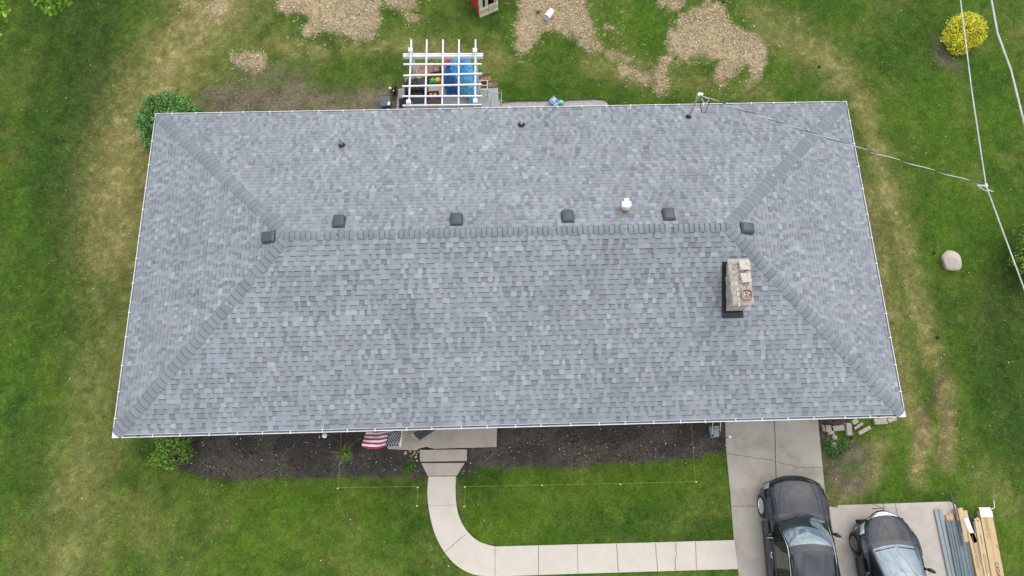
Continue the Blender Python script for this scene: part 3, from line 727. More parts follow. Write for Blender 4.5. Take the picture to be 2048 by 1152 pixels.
for cx_, sg in ((0, 1), (W, -1)):
    mb = MB(); mb.prism([(cx_+sg*.012,.012), (cx_+sg*.30,.012), (cx_+sg*.28,.07), (cx_+sg*.12,.09), (cx_+sg*.07,.15), (cx_+sg*.012,.15)], EH-.01, EH+.009)
    mb.build('corner_mitre', M['white_metal'], gut, M=HM)
for px_, py_ in ((275, 873), (1760, 829)):
    q = at(px_, py_, EH); mb = MB(); mb.cyl((q.x, .055, EH-.058), (q.x, .055, EH-.012), .036, n=14); mb.build('downspout_outlet', M['dark'], gut, M=HM)
for x_, y_ in ((.72, .12), (22.3, .12), (.8, D-.12), (22.2, D-.12)):
    yy = Wi-.05 if y_ < 1 else D-Wi+.05; yo = .06 if y_ < 1 else D-.06
    mb = MB(); mb.beam((x_, yo, EH-.12), (x_, yo, EH-.2), .07, .06, up=(0,1,0)); mb.beam((x_, yo, EH-.2), (x_, yy, EH-.45), .07, .06); mb.beam((x_, yy, EH-.42), (x_, yy, .12), .07, .06, up=(0,1,0))
    mb.build('downspout', M['white_metal'], gut, M=HM)

# ---- things screwed to the roof
def frame(P, n, down):
    """matrix with z along the slope normal and y up the slope"""
    n = Vector(n).normalized(); y = -Vector(down); y = (y-n*y.dot(n)).normalized(); x = y.cross(n)
    m = Matrix((x, y, n)).transposed().to_4x4(); m.translation = Vector(P); return m
def hood(P, n, down, lab, k=1.0):
    mb = MB(); s = .185*k; mb.box((0, 0, .013), (.38*k, .40*k, .006))
    body = MB(); rows = []
    for i in range(9):       # from the downslope opening to the closed upslope end
        t = i/8; y = lerp(-s*1.05, s, t); h = .135*(1-.55*t**2.2)*k if t < 1 else .03
        row = []
        for j in range(11):
            u = -1+2*j/10; fl = (1-abs(u)**5); row.append((u*s*(1-.05*t), y, .015+h*(.35+.65*fl) if abs(u) < 1 else .012))
        rows.append(row)
    mb.grid(rows, 0)
    mb.box((0, -s*.98, .05*k), (s*1.86, .012, .07*k), mi=1)
    mb.box((0, -s*1.07, .118*k), (s*1.7, .014, .022), mi=0)
    o = mb.build('roof_vent', [M['vent'], M['dark']], roof, smooth=False, bevel=.004, M=HM @ frame(P, n, down)); o['label'] = lab
hood(on_left(540, 475), nl, (-cph,0,-sph), 'dark box vent on the left hip slope')
for q, lab in (((678, 446), 'leftmost box vent behind the ridge'), ((913, 442), 'second box vent behind the ridge'), ((1135, 436), 'third box vent behind the ridge'), ((1337, 432), 'box vent behind the ridge beside the white cap')):
    hood(on_back(*q), nb, (0,cph,-sph), lab)
hood(on_right(1491, 457), nr_, (cph,0,-sph), 'dark box vent on the right hip slope')
def pipe(px_, py_, r, h, m, boot=.12, lab=None, fn=on_back, n=nb, down=(0,cph,-sph), hole=True):
    P = fn(px_, py_); Fm = frame(P, n, down); mb = MB(); mb.lathe([(boot, .012), (boot*.98, .022), (boot*.6, .04), (r+.012, .10), (r+.004, .11)], n=18, mi=1)
    mb2 = [Fm @ Vector(q) for q in mb.v]; mb.v = [tuple(q) for q in mb2]
    mb.cyl(P-Vector((0,0,.05)), P+Vector((0,0,h)), r, n=16, mi=0)
    if hole: mb.cyl(P+Vector((0,0,h-.02)), P+Vector((0,0,h+.003)), r*.78, n=16, mi=1)
    o = mb.build('vent_pipe', [m, M['rubber']], roof, M=HM)
    if lab: o['label'] = lab
pipe(684, 291, .045, .30, M['galv'], .115, 'short steel vent pipe with wide black mouth')
pipe(1043, 250, .028, .42, M['whitecap'], .125, 'thin white vent pipe in a round black boot')
# white flue cap with a rusty collar
P = on_back(1249, 419); mb = MB()
mb.lathe([(.17, .0), (.15, .03), (.11, .06)], (P.x, P.y, P.z-.01), 20, mi=1); mb.cyl(P, P+Vector((0,0,.30)), .10, n=20, mi=1)
mb.lathe([(.13,.20), (.14,.22), (.14,.27), (.125,.28)], tuple(P), 20, mi=2)
mb.box((P.x, P.y, P.z+.36), (.26, .15, .12), mi=0); mb.box((P.x+.01, P.y+.03, P.z+.362), (.13, .28, .115), mi=0);
mb.build('flue_cap', [M['whitecap'], M['rust'], M['galv']], roof, bevel=.006, M=HM)

# ---- chimney
cx0, cx1, cy0, cy1 = 17.66, 18.13, 2.97, 4.22; ct = 4.66
chm = MB(); r = random.Random(9); z = 3.2; i = 0
while z < ct-.12:
    h = .13; j = r.uniform(-.006, .006)
    # blocks laid round the stack, alternate courses shifted
    n_ = 4; off = .0 if i % 2 else .5
    ys = [cy0]+[cy0+(cy1-cy0)*(q+off)/n_ for q in range(1 if not off else 0, n_)]+[cy1]
    ys = sorted(set(round(q, 4) for q in ys))
    for a, b in zip(ys[:-1], ys[1:]):
        k = r.uniform(0, .018)
        chm.box(((cx0+cx1)/2-k/2, (a+b)/2, z+h/2), (cx1-cx0+k, (b-a)-.012, h-.012), mi=0)
    chm.box(((cx0+cx1)/2, (cy0+cy1)/2, z+h/2), (cx1-cx0-.02, cy1-cy0-.02, h), mi=1)
    z += h; i += 1
chim = chm.build('chimney', [M['stone'], M['mortar']], house, bevel=.008, M=HM)
mb = MB(); cxm, cym = (cx0+cx1)/2, (cy0+cy1)/2; hx, hy = (cx1-cx0)/2, (cy1-cy0)/2
rows = []
for (ox_, oy_, z_) in ((.0,.0,4.53), (.055,.055,4.56), (.058,.058,4.63), (.02,.02,4.665), (-.04,-.04,4.69), (-.12,-.2,4.70)):
    ring = []
    for a, b, m_ in ((-1,-1,1), (1,-1,1), (1,1,1), (-1,1,1)):
        ring.append((a, b))
    pts = []
    for q in range(4):
        a, b = ring[q], ring[(q+1) % 4]
        for k in range(10):
            t = k/10; u = a[0]+(b[0]-a[0])*t; v_ = a[1]+(b[1]-a[1])*t
            j = r.uniform(-.010, .010); pts.append((cxm+u*(hx+ox_+j), cym+v_*(hy+oy_+j), z_+r.uniform(-.006, .006)))
    rows.append(pts)
mb.grid(rows, 0, wrap=True); mb.add(rows[-1], [tuple(range(len(rows[-1])))], 0)
mb.build('crown', M['mortar'], chim, M=HM)
def flue(x, y, lab, slab=True, w_=.29, d_=.29):
    mb = MB()
    if slab:
        mb.box((x, y, 4.735), (w_-.04, d_-.04, .09), mi=1); mb.box((x+.005, y, 4.80), (w_, d_, .045), Matrix.Rotation(rad(3), 3, 'Z'), mi=0)
    else:
        n = 24; ring = []
        for (s_, z_) in ((1.0, 4.68), (1.0, 4.80), (.80, 4.805), (.78, 4.70)):
            row = []
            for k in range(n):
                t = 2*math.pi*k/n; c, s__ = math.cos(t), math.sin(t); q = (abs(c)**4+abs(s__)**4)**-.25
                row.append((x+c*q*w_/2*s_, y+s__*q*d_/2*s_, z_+r.uniform(-.004, .004)))
            ring.append(row)
        mb.grid(ring, 1, wrap=True); mb.add(ring[-1], [tuple(range(n))], 0)
        for k in range(16): mb.box((x+r.uniform(-.10,.10), y+r.uniform(-.1,.1), 4.715+r.uniform(0,.05)), (r.uniform(.03,.07), r.uniform(.03,.06), .035), Matrix.Rotation(r.uniform(0,3), 3, 'Z'), mi=0)
    o = mb.build('flue', [M['slab'], M['clay']], chim, bevel=.006, M=HM); o['label'] = lab
flue(18.00, 4.03, 'flue covered by a tan slab, farthest from the eave')
flue(17.99, 3.66, 'flue covered by a cracked grey slab in the middle', True, .27, .27)
flue(17.98, 3.19, 'open clay flue full of rubble, nearest the eave', False, .30, .30)
mb = MB()
for k in range(9): mb.box((17.745+r.uniform(-.015,.015), 2.94+.145*k+r.uniform(-.03,.03), 4.70), (r.uniform(.05,.08), r.uniform(.05,.13), .045), Matrix.Rotation(r.uniform(-.25,.25), 3, 'Z'), mi=1 if k in (6,7) else 0)
for k in range(60): mb.box((17.85+r.uniform(-.07,.25), r.uniform(3.0,4.2), 4.705), (r.uniform(.02,.06), r.uniform(.02,.05), .03), Matrix.Rotation(r.uniform(0,3), 3, 'Z'), mi=r.choice((0,0,0,1)))
mb.build('broken_mortar', [M['slab'], M['clay']], chim, bevel=.004, M=HM)['kind'] = 'stuff'
mb = MB()                                    # black flashing apron round the stack
fz = lambda y: EH+K*y+.018
for a, b, c, d in ((cx0-.10, cy0-.16, cx1+.06, cy0), (cx0-.10, cy0, cx0, cy1+.02), (cx1, cy0, cx1+.05, cy1+.02), (cx0-.1, cy1+.02, cx1+.1, cy1+.1)):
    mb.add([(a,b,fz(b)), (c,b,fz(b)), (c,d,fz(d)), (a,d,fz(d))], [(0,1,2,3)])
mb.add([(cx0-.013,cy0-.013,fz(cy0)), (cx1+.013,cy0-.013,fz(cy0)), (cx1+.013,cy0-.013,fz(cy0)+.15), (cx0-.013,cy0-.013,fz(cy0)+.15)], [(0,1,2,3)])
mb.add([(cx0-.016,cy0-.013,fz(cy0)+.12), (cx0-.016,cy0-.013,fz(cy0)), (cx0-.016,cy1,fz(cy1)), (cx0-.016,cy1,fz(cy1)+.12)], [(3,2,1,0)])
mb.build('flashing', M['dark'], chim, M=HM)

# ---- service mast on the back slope
P = on_back(1377, 234); top = Vector((P.x, P.y, 4.08))
mast = thing('service_mast', 'weathered electrical service mast with weatherhead rising through the back slope', 'service mast', P)
MM = Matrix.Translation(-P)
mb = MB(); mb.cyl(P-Vector((0,0,.3)), top-Vector((0,0,.45)), .024, n=12, mi=0); mb.cyl(top-Vector((0,0,.5)), top, .036, n=12, mi=1); mb.cyl(P+Vector((0,0,.55)), P+Vector((0,0,.62)), .05, n=12, mi=0)
mb.build('pole', [M['mastpipe'], M['galv']], mast, M=MM)
mb = MB(); mb.lathe([(.10,-.01), (.09,.03), (.04,.09), (.03,.10)], tuple(P), 16, mi=0); mb.build('boot', M['rubber'], mast, M=MM)
mb = MB(); mb.lathe([(.03,-.03), (.05,.0), (.058,.04), (.042,.08), (.01,.09)], tuple(top), 16); mb.lathe([(.03,-.03), (.042,.0), (.045,.04), (.02,.07)], (top.x+.09, top.y+.01, top.z-.01), 14)
mb.build('weatherhead', M['whitecap'], mast, smooth=True, M=MM)
mb = MB(); c_ = top+Vector((.08,-.05,-.1)); mb.tube([c_, c_+Vector((.05,-.1,-.25)), c_+Vector((.12,-.26,-.45)), c_+Vector((.22,-.28,-.42)), c_+Vector((.28,-.12,-.12))], .012, mi=1)
mb.tube([c_, c_+Vector((.10,-.14,-.05)), c_+Vector((.16,-.17,-.06)), c_+Vector((.26,-.05,-.02)), c_+Vector((.10,.02,.03))], .012, mi=0)
mb.build('drip_loop', [M['cable'], M['black_cable']], mast, M=MM)

# ---- overhead lines
def line_pts(a, b, sag, n=24):
    return [Vector(a).lerp(Vector(b), i/n)-Vector((0,0,sag*4*(i/n)*(1-i/n))) for i in range(n+1)]
J = at(1972, 371, 6.4)
def twist(mb, pts, r_, mi0=0, mi1=1, pitch=.9, n=5):
    """two strands wound round each other"""
    out = []; s_ = 0
    fine = []
    for a, b in zip(pts[:-1], pts[1:]):
        k = max(1, int((b-a).length/.12))
        fine += [a.lerp(b, i/k) for i in range(k)]
    fine.append(pts[-1])
    for ph, mi in ((0, mi0), (math.pi, mi1)):
        q = []; d0 = 0
        for i, p_ in enumerate(fine):
            if i: d0 += (p_-fine[i-1]).length
            d = (fine[min(i+1, len(fine)-1)]-fine[max(i-1, 0)]).normalized(); x = d.cross(Vector((0,0,1))).normalized(); y = x.cross(d)
            t = 2*math.pi*d0/pitch+ph; q.append(p_+(x*math.cos(t)+y*math.sin(t))*r_*.9)
        mb.tube(q, r_, n, mi)
mb = MB(); far_n = at(1921, 0, 6.9); dirn = (far_n-J); far_n2 = J+dirn*3.2; far_s = at(2048, 577, 6.2); far_s2 = J+(far_s-J)*5
pa = [far_n2, far_n, at(1944, 185, 6.62), J, far_s, far_s2]; mb.tube(pa, .016, 6)
tag(mb.build('utility_cable', M['cable']), 'pale overhead cable running past the house with the service drop tied to it', 'overhead cable', 'overhead cables above the side lawn')
mb = MB(); q0, q1, q2, q3 = at(1983, 0, 6.9), at(1995, 66, 6.8), at(2022, 140, 6.7), at(2048, 245, 6.5)
mb.tube([q0+(q0-q1)*8, q0, q1, q2, q3, q3+(q3-q2)*10], .024, 6)
tag(mb.build('utility_cable', M['cable']), 'thicker pale overhead cable crossing the top right corner', 'overhead cable', 'overhead cables above the side lawn')
mb = MB(); s0 = top+Vector((.12,-.02,-.04)); twist(mb, line_pts(s0, J, .12), .0125)
mb.tube([J, J+Vector((-.12,-.01,0)), J+Vector((-.22,.03,-.01))], .016); mb.tube([J+Vector((-.22,.02,-.02)), J+Vector((-.12,-.06,-.03)), J+Vector((-.05,-.13,-.02)), J+Vector((.06,-.15,.0)), J+Vector((.15,-.20,.03)), J+Vector((.09,-.135,0)), J+Vector((.02,-.13,0))], .011)
mb.box(J+Vector((0,0,.0)), (.06,.10,.06))
tag(mb.build('service_drop', [M['cable'], M['black_cable']]), 'twisted black and white service drop from the roof mast to the overhead cable', 'service cable')

# ================================================================== PORCH, FLAG, FRONT BED
pp = wp([(775,897),(832,900),(838,896),(852,893),(868,897),(993,893),(994,800),(775,800)], pz)
mb = MB(); mb.prism([(p_[0], min(p_[1], Wi-.06)) for p_ in pp], -.02, pz)
tag(mb.build('concrete_porch', M['porch'], bevel=.01), 'long concrete porch slab with a crumbling corner under the front eave', 'porch')
sp = wp([(839,899.5),(934,898.5),(933.5,921.5),(840,923)], .12)
mb = MB(); mb.prism(sp, -.02, .12); tag(mb.build('concrete_step', M['porch'], bevel=.012), 'broad concrete step below the porch', 'step')
r = random.Random(4)
def rock(name, P, s, m, lab, cat, group=None, seed=0, flat=.6, sub=2, rz=None):
    import bmesh
    bm = bmesh.new(); bmesh.ops.create_icosphere(bm, subdivisions=sub, radius=1); q = random.Random(seed)
    ax = [Vector((q.uniform(-1,1), q.uniform(-1,1), q.uniform(-1,1))).normalized() for _ in range(9)]; of = [q.uniform(.62 if sub > 3 else .72, .88 if sub > 3 else .97) for _ in ax]
    for v in bm.verts:
        for a, o_ in zip(ax, of):
            d = v.co.dot(a)
            if d > o_: v.co -= a*(d-o_)*.85
        v.co *= q.uniform(.985, 1.015); v.co.x *= s[0]; v.co.y *= s[1]; v.co.z *= s[2]
    me = bpy.data.meshes.new(name); bm.to_mesh(me); bm.free(); me.materials.append(m)
    for p_ in me.polygons: p_.use_smooth = sub > 2
    o = bpy.data.objects.new(name, me); COL.objects.link(o); o.location = (P[0], P[1], P[2]+s[2]*flat); o.rotation_euler.z = q.uniform(0, 3) if rz is None else rz
    return tag(o, lab, cat, group)
for i, (a, b, s_) in enumerate(((811,906,.055),(821,903,.035),(829,905,.04),(833,909,.03),(826,909,.03),(832,914,.045),(836,904,.03),(823,913,.028),(834,921,.04),(818,900,.03))):
    P = at(a, b); lab = 'broken concrete chunk in the rubble at the porch corner'
    rock('rubble_chunk', (P.x, P.y, 0), (s_*1.25, s_, s_*.7), M['stone'], 'longest pale chunk, left end of the porch rubble' if i == 0 else lab, 'rubble', 'rubble at the broken porch corner', 40+i)

# flag on a short staff
fl = thing('flag', 'red, white and blue striped flag with stars flying from a white staff beside the porch', 'flag', (0,0,0))
zt = 1.95; tipf = at(800, 895, zt); inb = Vector((tipf.x+.08, Wi-.05, 1.55))
fl.location = (inb.x, inb.y, 0); FMx = Matrix.Translation(-Vector((inb.x, inb.y, 0)))
mb = MB(); mb.cyl(inb, tipf, .016, n=10); mb.build('staff', M['whitecap'], fl, M=FMx)
mb = MB(); mb.lathe([(.005,-.03),(.022,0),(.022,.02),(.004,.045)], tuple(tipf), 10); mb.build('finial', M['yellow_pl'], fl, M=FMx)
nu, nv = 150, 91; sd_dir = (inb-tipf).normalized(); Hh = .90; Ff = 1.13
rows = []; cols = []
def star(u, v):
    """inside one of the fifty stars; u, v in canton units 0..1"""
    for rr in range(9):
        nst = 6 if rr % 2 == 0 else 5
        for c_ in range(nst):
            su = (c_*2+1+(rr % 2))/12; sv = (rr+1)/10
            x, y = (u-su)*.60, (v-sv)*.485; q = math.hypot(x, y)
            if q < .030:
                t = (math.atan2(x, -y) % (2*math.pi/5))-math.pi/5
                if q < .019: return True
    return False
for j in range(nv):
    v = j/(nv-1); row = []
    for i in range(nu):
        u = i/(nu-1); o_ = tipf+sd_dir*(.03+v*Hh)
        wv = .04*math.sin(u*9+v*2.5)*(.2+u)+.03*math.sin(u*21-v*6)*(.3+.7*u)+.02*math.sin(v*13+u*5)
        x = -u*Ff*(1-.06*math.sin(v*3.0)); dy = .035*math.sin(u*6+.6)-.03*u+.05*u*u*(1-2*v)*.5
        row.append((o_.x+x-(.08 if v > .1 else .08*v/.1)*(u**3)+.05*abs(v-.45)*u**6*2, o_.y+dy+.003*math.sin(u*17+v*9), o_.z+wv-.10*u))
    rows.append(row)
mb = MB(); vs = [q for rw in rows for q in rw]
for j in range(nv-1):
    for i in range(nu-1):
        u = (i+.5)/(nu-1); v = (j+.5)/(nv-1); st = int(v*13)
        c_ = (.42,.028,.065) if st % 2 == 0 else (.80,.78,.80)
        if u < .40 and v < 7/13: c_ = (.80,.80,.84) if star(u/.40, v/(7/13)) else (.012,.022,.060)
        if u < .02: c_ = (.85,.85,.85)
        mb.f.append((j*nu+i, j*nu+i+1, (j+1)*nu+i+1, (j+1)*nu+i)); mb.m.append(0); mb.c.append(c_)
mb.v = vs; fo = mb.build('cloth', M['flag'], fl, smooth=True, M=FMx)
so_ = fo.modifiers.new('Solidify', 'SOLIDIFY'); so_.thickness = .003

# ================================================================== PERGOLA AND PATIO THINGS
PZ = 2.12
def T(v): return Matrix.Translation(-Vector(v))
bases = [at(834.6, 170), at(958, 166)]
fcap = [at(817, 204, PZ), at(950.5, 202.5, PZ)]
posts = [Vector((bases[0].x, bases[0].y, 0)), Vector((bases[1].x, bases[1].y, 0)), Vector((fcap[0].x, fcap[0].y, 0)), Vector((fcap[1].x, fcap[1].y, 0))]
rcap = [at(821, 100, PZ), at(950, 101, PZ)]
posts[0] = Vector((rcap[0].x, rcap[0].y, 0)); posts[1] = Vector((rcap[1].x, rcap[1].y, 0))
prg = thing('pergola', 'white vinyl pergola with an open lattice roof over the back patio', 'pergola', posts[2]); PM = T(posts[2])
for i, p_ in enumerate(posts):
    mb = MB(); mb.box((p_.x, p_.y, PZ/2), (.13, .13, PZ)); mb.box((p_.x, p_.y, PZ+.02), (.15, .15, .05)); mb.box((p_.x, p_.y, PZ+.055), (.15, .15, .03), taper=.3)
    mb.build('post', M['white_vinyl'], prg, bevel=.006, M=PM)
zb = 1.86
for ya in ((806, 108, 966, 107.5), (806, 112, 966, 111.5)):
    a, b = at(ya[0], ya[1], zb+.07), at(ya[2], ya[3], zb+.07); mb = MB(); mb.beam(a-Vector((0,0,.07)), b-Vector((0,0,.07)), .054, .15); mb.build('beam', M['white_vinyl'], prg, M=PM)
for ya in ((806, 210, 962, 208.5),):
    a, b = at(ya[0], ya[1], zb), at(ya[2], ya[3], zb); mb = MB(); mb.beam(a-Vector((0,0,.1)), b-Vector((0,0,.1)), .042, .15); mb.build('beam', M['white_vinyl'], prg, M=PM)
for x0_, x1_ in ((822.5, 817.5), (853.5, 850.5), (886, 884), (918, 917), (951, 950.5)):
    a, b = at(x0_, 78.5, 2.06), at(x1_, 213, 2.06); mb = MB(); mb.beam(a-Vector((0,0,.07)), b-Vector((0,0,.07)), .046, .14); mb.build('rafter', M['white_vinyl'], prg, M=PM)
for l_, r_ in (((806.5,128),(963.5,127.5)), ((806.5,150.5),(964,146.5)), ((804.5,172),(963.5,168)), ((804.5,192),(964,191.5)), ((805,210.5),(963.5,209))):
    a, b = at(*l_, 2.11), at(*r_, 2.11); mb = MB(); mb.beam(a-Vector((0,0,.02)), b-Vector((0,0,.02)), .042, .05); mb.build('slat', M['white_vinyl'], prg, M=PM)
# crumbling brick edging: each run of pavers is one laid strip
def pavers(name, pa, pb, wd, n, lab, seed, z=0.0, h=.09, cl=((.26,.15,.11),(.31,.20,.15),(.22,.14,.11),(.34,.19,.12))):
    a, b = at(*pa), at(*pb); d = (b-a)/n; r = random.Random(seed); ang = math.atan2(d.y, d.x); mb = MB()
    for i in range(n):
        c = a+d*(i+.5); mb.box((c.x+r.uniform(-.01,.01), c.y+r.uniform(-.012,.012), z+h/2+r.uniform(-.006,.006)), (d.length-.012, wd, h), Matrix.Rotation(ang+r.uniform(-.05,.05), 3, 'Z'), col=[q*r.uniform(.8,1.2) for q in r.choice(cl)])
    c = (a+b)/2; o = mb.build(name, M['paver'], None, bevel=.008, M=T((c.x, c.y, 0))); o.location = (c.x, c.y, 0); return tag(o, lab, 'brick edging', 'rows of brick edging round the patio')
pavers('brick_edging', (829,140), (868,131), .24, 3, 'brown brick row farthest from the house, left part of the patio edge', 1)
pavers('brick_edging', (833,149), (878,139), .22, 4, 'weathered brick row behind the green and yellow toys', 2)
pavers('brick_edging', (810,163), (860,150), .22, 6, 'reddish brick row at the left post of the pergola', 3)
pavers('brick_edging', (957,158), (972,148), .12, 1, 'single loose brick lying askew right of the pergola', 4, z=.09)
pavers('brick_edging', (956,161), (982,159), .22, 4, 'upper brick row right of the pergola', 5)
pavers('brick_edging', (972,171), (995,172), .20, 4, 'brick row along the corner of the patio slab', 6)
# blue tarp heaped over things, red pool beside it
P0 = at(904, 134); mb = MB(); R_ = .38
mb.lathe([(R_-.05,.0), (R_,.04), (R_+.03,.16), (R_,.20), (R_-.04,.17), (R_-.07,.05), (R_-.3,.03)], (P0.x, P0.y-.10, .02), 36)
pl_ = mb.build('kiddie_pool', M['pool'], None, smooth=True, M=T((P0.x, P0.y, 0))); pl_.location = (P0.x, P0.y, 0); tag(pl_, 'round red paddling pool whose rim shows behind the blue tarp', 'paddling pool')
outl = [(886,150),(888,138),(900,134),(914,127),(924,119),(934,122),(942,135),(950,150),(952,170),(953,190),(951,207),(938,209),(935,196),(922,190),(905,187),(893,189),(889,175),(886,160)]
OW = [at(a, b, .10) for a, b in outl]; cO = sum(OW, Vector())/len(OW)
def tarp():
    q = random.Random(17); folds = []
    for k in range(46):
        a = q.uniform(0, math.pi); folds.append((cO.x+q.uniform(-.55,.55), cO.y+q.uniform(-.75,.75), math.cos(a), math.sin(a), q.uniform(.10,.55), q.uniform(.018,.05), q.choice((1,1,-.7))*q.uniform(.08,.24)))
    nr2, nt = 60, 200; rows = []; cs = []
    for j in range(nr2):
        t = j/(nr2-1); row = []
        for i in range(nt):
            a = i/nt*len(OW); k = int(a); f = a-k; e = OW[k % len(OW)].lerp(OW[(k+1) % len(OW)], f)
            q = cO.lerp(e, t); x, y = q.x, q.y
            n_a = np.array([x]); n_b = np.array([y])
            h = float(fbm(n_a, n_b, 1.8, 3, 201)[0]); rg1 = 1-abs(2*float(fbm(n_a, n_b, 2.3, 3, 205)[0])-1)*2.4; rg2 = 1-abs(2*float(fbm(n_a*.6+n_b, n_b*.6-n_a, 6.0, 2, 211)[0])-1)*2.5
            z = (.40*(1-t**4))+.55*h*(1-t**4)+.34*max(rg1,-.3)*(1-t**6)+.17*max(rg2,-.4)
            if t < .98:
                for fx_, fy_, ca_, sa_, ll, ww, aa in folds:
                    ux_ = (x-fx_)*ca_+(y-fy_)*sa_; uy_ = -(x-fx_)*sa_+(y-fy_)*ca_
                    z += aa*math.exp(-abs(uy_)/ww)*math.exp(-(ux_/ll)**2)
            row.append((x+.03*rg2, y+.03*rg1, max(.03+.02*h, z*.85)))
        rows.append(row)
    mb = MB(); mb.grid(rows, 0, wrap=True)
    me_c = []
    for k_, f in enumerate(mb.f):
        x = sum(mb.v[i][0] for i in f)/4; y = sum(mb.v[i][1] for i in f)/4
        qx, qy = px_of(np.array([x]), np.array([y]), .3); qx, qy = float(qx[0]), float(qy[0])
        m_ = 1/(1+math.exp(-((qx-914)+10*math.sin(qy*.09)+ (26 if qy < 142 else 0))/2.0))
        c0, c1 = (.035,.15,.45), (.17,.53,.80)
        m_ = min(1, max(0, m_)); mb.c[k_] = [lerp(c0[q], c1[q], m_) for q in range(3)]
    o = mb.build('tarp', M['bluetarp'], None, smooth=True, M=T((cO.x, cO.y, 0))); o.location = (cO.x, cO.y, 0)
    tag(o, 'crumpled bright blue tarp heaped under the pergola', 'tarp')
tarp()
# grill cover / dark frame
P0 = at(836, 186); mb = MB()
for j in range(1):
    rows = []
    for a in range(14):
        t = a/13; row = []
        for b in range(20):
            s_ = b/19; x = P0.x+(s_-.5)*1.0; y = P0.y+(t-.5)*.72; h = .55*min(1, (1-abs(2*t-1)**4)*1.2)*min(1, (1-abs(2*s_-1)**4)*1.2)+.10*float(fbm(np.array([x]), np.array([y]), 5, 3, 221)[0])
            row.append((x, y, max(.04, h)))
        rows.append(row)
    mb.grid(rows, 0)
o = mb.build('grill_cover', M['dark'], None, smooth=True, M=T((P0.x, P0.y, 0))); o.location = (P0.x, P0.y, 0); tag(o, 'low creased black cover over a grill between the left pergola posts', 'grill cover')
def stand(name, lab, cat, P, rz, parts, group=None):
    """small furniture: list of (part name, material, [boxes (centre, size)])"""
    t = thing(name, lab, cat, (P.x, P.y, P.z), rz, group)
    for pn, m, bs in parts:
        mb = MB()
        for c, s_ in bs: mb.box(c, s_)
        mb.build(pn, M[m], t, bevel=.006)
    return t
P = at(872, 197); P.z = .04
stand('patio_table', 'low square table with a tan top beside the blue tarp', 'table', P, .02,
  [('tabletop', 'table', [((0,.02,.44), (.46,.46,.03))]), ('frame', 'brownwood', [((0,-.24,.41), (.48,.05,.08)), ((0,.27,.41), (.48,.05,.08)), ((-.26,.02,.41), (.05,.55,.08))])]
  +[('leg', 'brownwood', [((sx*.21, sy*.21+.02, .2), (.05,.05,.4))]) for sx in (-1,1) for sy in (-1,1)])
P = at(870, 219); P.z = .04
stand('patio_chair', 'dark red-brown wooden chair in front of the tan table', 'chair', P, .05,
  [('seat', 'brownwood', [((0,0,.42), (.46,.40,.04))]), ('backrest', 'brownwood', [((0,.21,.80), (.46,.04,.10)), ((-.15,.21,.62), (.05,.03,.3)), ((0,.21,.62), (.05,.03,.3)), ((.15,.21,.62), (.05,.03,.3))])]
  +[('leg', 'brownwood', [((sx*.20, sy*.18, .2 if sy < 0 else .42), (.045,.045,.4 if sy < 0 else .84))]) for sx in (-1,1) for sy in (-1,1)])
P = at(838, 208); P.z = .04
stand('patio_chair', 'black metal patio chair near the left front post', 'chair', P, .3,
  [('seat', 'dark', [((0,0,.42), (.46,.42,.03))]), ('backrest', 'dark', [((0,.22,.78), (.46,.03,.05)), ((-.16,.22,.6), (.03,.03,.3)), ((.16,.22,.6), (.03,.03,.3)), ((0,.22,.6), (.03,.03,.3))])]
  +[('leg', 'dark', [((sx*.2, sy*.18, .2), (.03,.03,.4))]) for sx in (-1,1) for sy in (-1,1)])
P = at(968, 187); P.z = .04
stand('step_stool', 'cream painted wooden frame stool with two square openings right of the tarp', 'stool', P, -.05,
  [('top_frame', 'chairwood', [((-.14,0,.50), (.03,.42,.04)), ((.14,0,.50), (.03,.42,.04)), ((0,.20,.50), (.26,.03,.04)), ((0,0,.50), (.26,.03,.04)), ((0,-.20,.50), (.26,.03,.04))])]
  +[('leg', 'chairwood', [((sx*.14, sy*.20, .25), (.03,.03,.48))]) for sx in (-1,1) for sy in (-1,1)])
P = at(991, 208); P.z = .04
t = thing('metal_rack', 'bare tubular metal rack standing against the eave right of the pergola', 'rack', P)
for sx in (-.22, .22):
    mb = MB(); mb.tube([(sx,.18,0), (sx,.16,.62)], .014, 8); mb.tube([(sx*.86,-.25,0), (sx*.86,-.20,.60)], .014, 8); mb.build('upright', M['galv'], t)
mb = MB(); mb.tube([(-.24,.12,.50), (.24,.12,.50)], .014, 8); mb.tube([(-.22,-.22,.42), (.22,-.22,.42)], .014, 8); mb.tube([(-.22,-.22,.42), (-.22,.12,.50)], .012, 8); mb.tube([(.22,-.22,.42), (.22,.12,.50)], .012, 8); mb.build('crossbar', M['galv'], t)
P = at(774, 214); P.z = 0
t = thing('storage_bin', 'blue-grey lidded storage bin against the back wall left of the patio', 'storage bin', P, .05)
mb = MB(); mb.box((0,0,.18), (.34,.38,.36), taper=1.0); mb.build('body', M['bluegrey'], t, bevel=.02)
mb = MB(); mb.box((0,0,.385), (.37,.41,.05)); mb.box((-.11,-.02,.418), (.09,.04,.018)); mb.box((.09,-.02,.418), (.07,.04,.018)); mb.build('lid', M['bluegrey'], t, bevel=.012)
mb = MB(); mb.box((.125,-.11,.414), (.09,.14,.01)); mb.build('paper_label', M['paper'], t)
def lamp(name, P, h, r_, lab, cat, grp=None, tilt=0):
    t = thing(name, lab, cat, P, 0, grp); mb = MB(); mb.cyl((0,0,0), (0,0,h), .012, n=8); mb.build('pole', M['dark'], t)
    mb = MB(); mb.lathe([(.02,h-.03), (r_*.8,h-.02), (r_,h+.01), (r_*.85,h+r_*.45), (r_*.45,h+r_*.75), (.004,h+r_*.85)], n=20); mb.build('lamp_shade', M['lamp_white'], t, smooth=True); return t
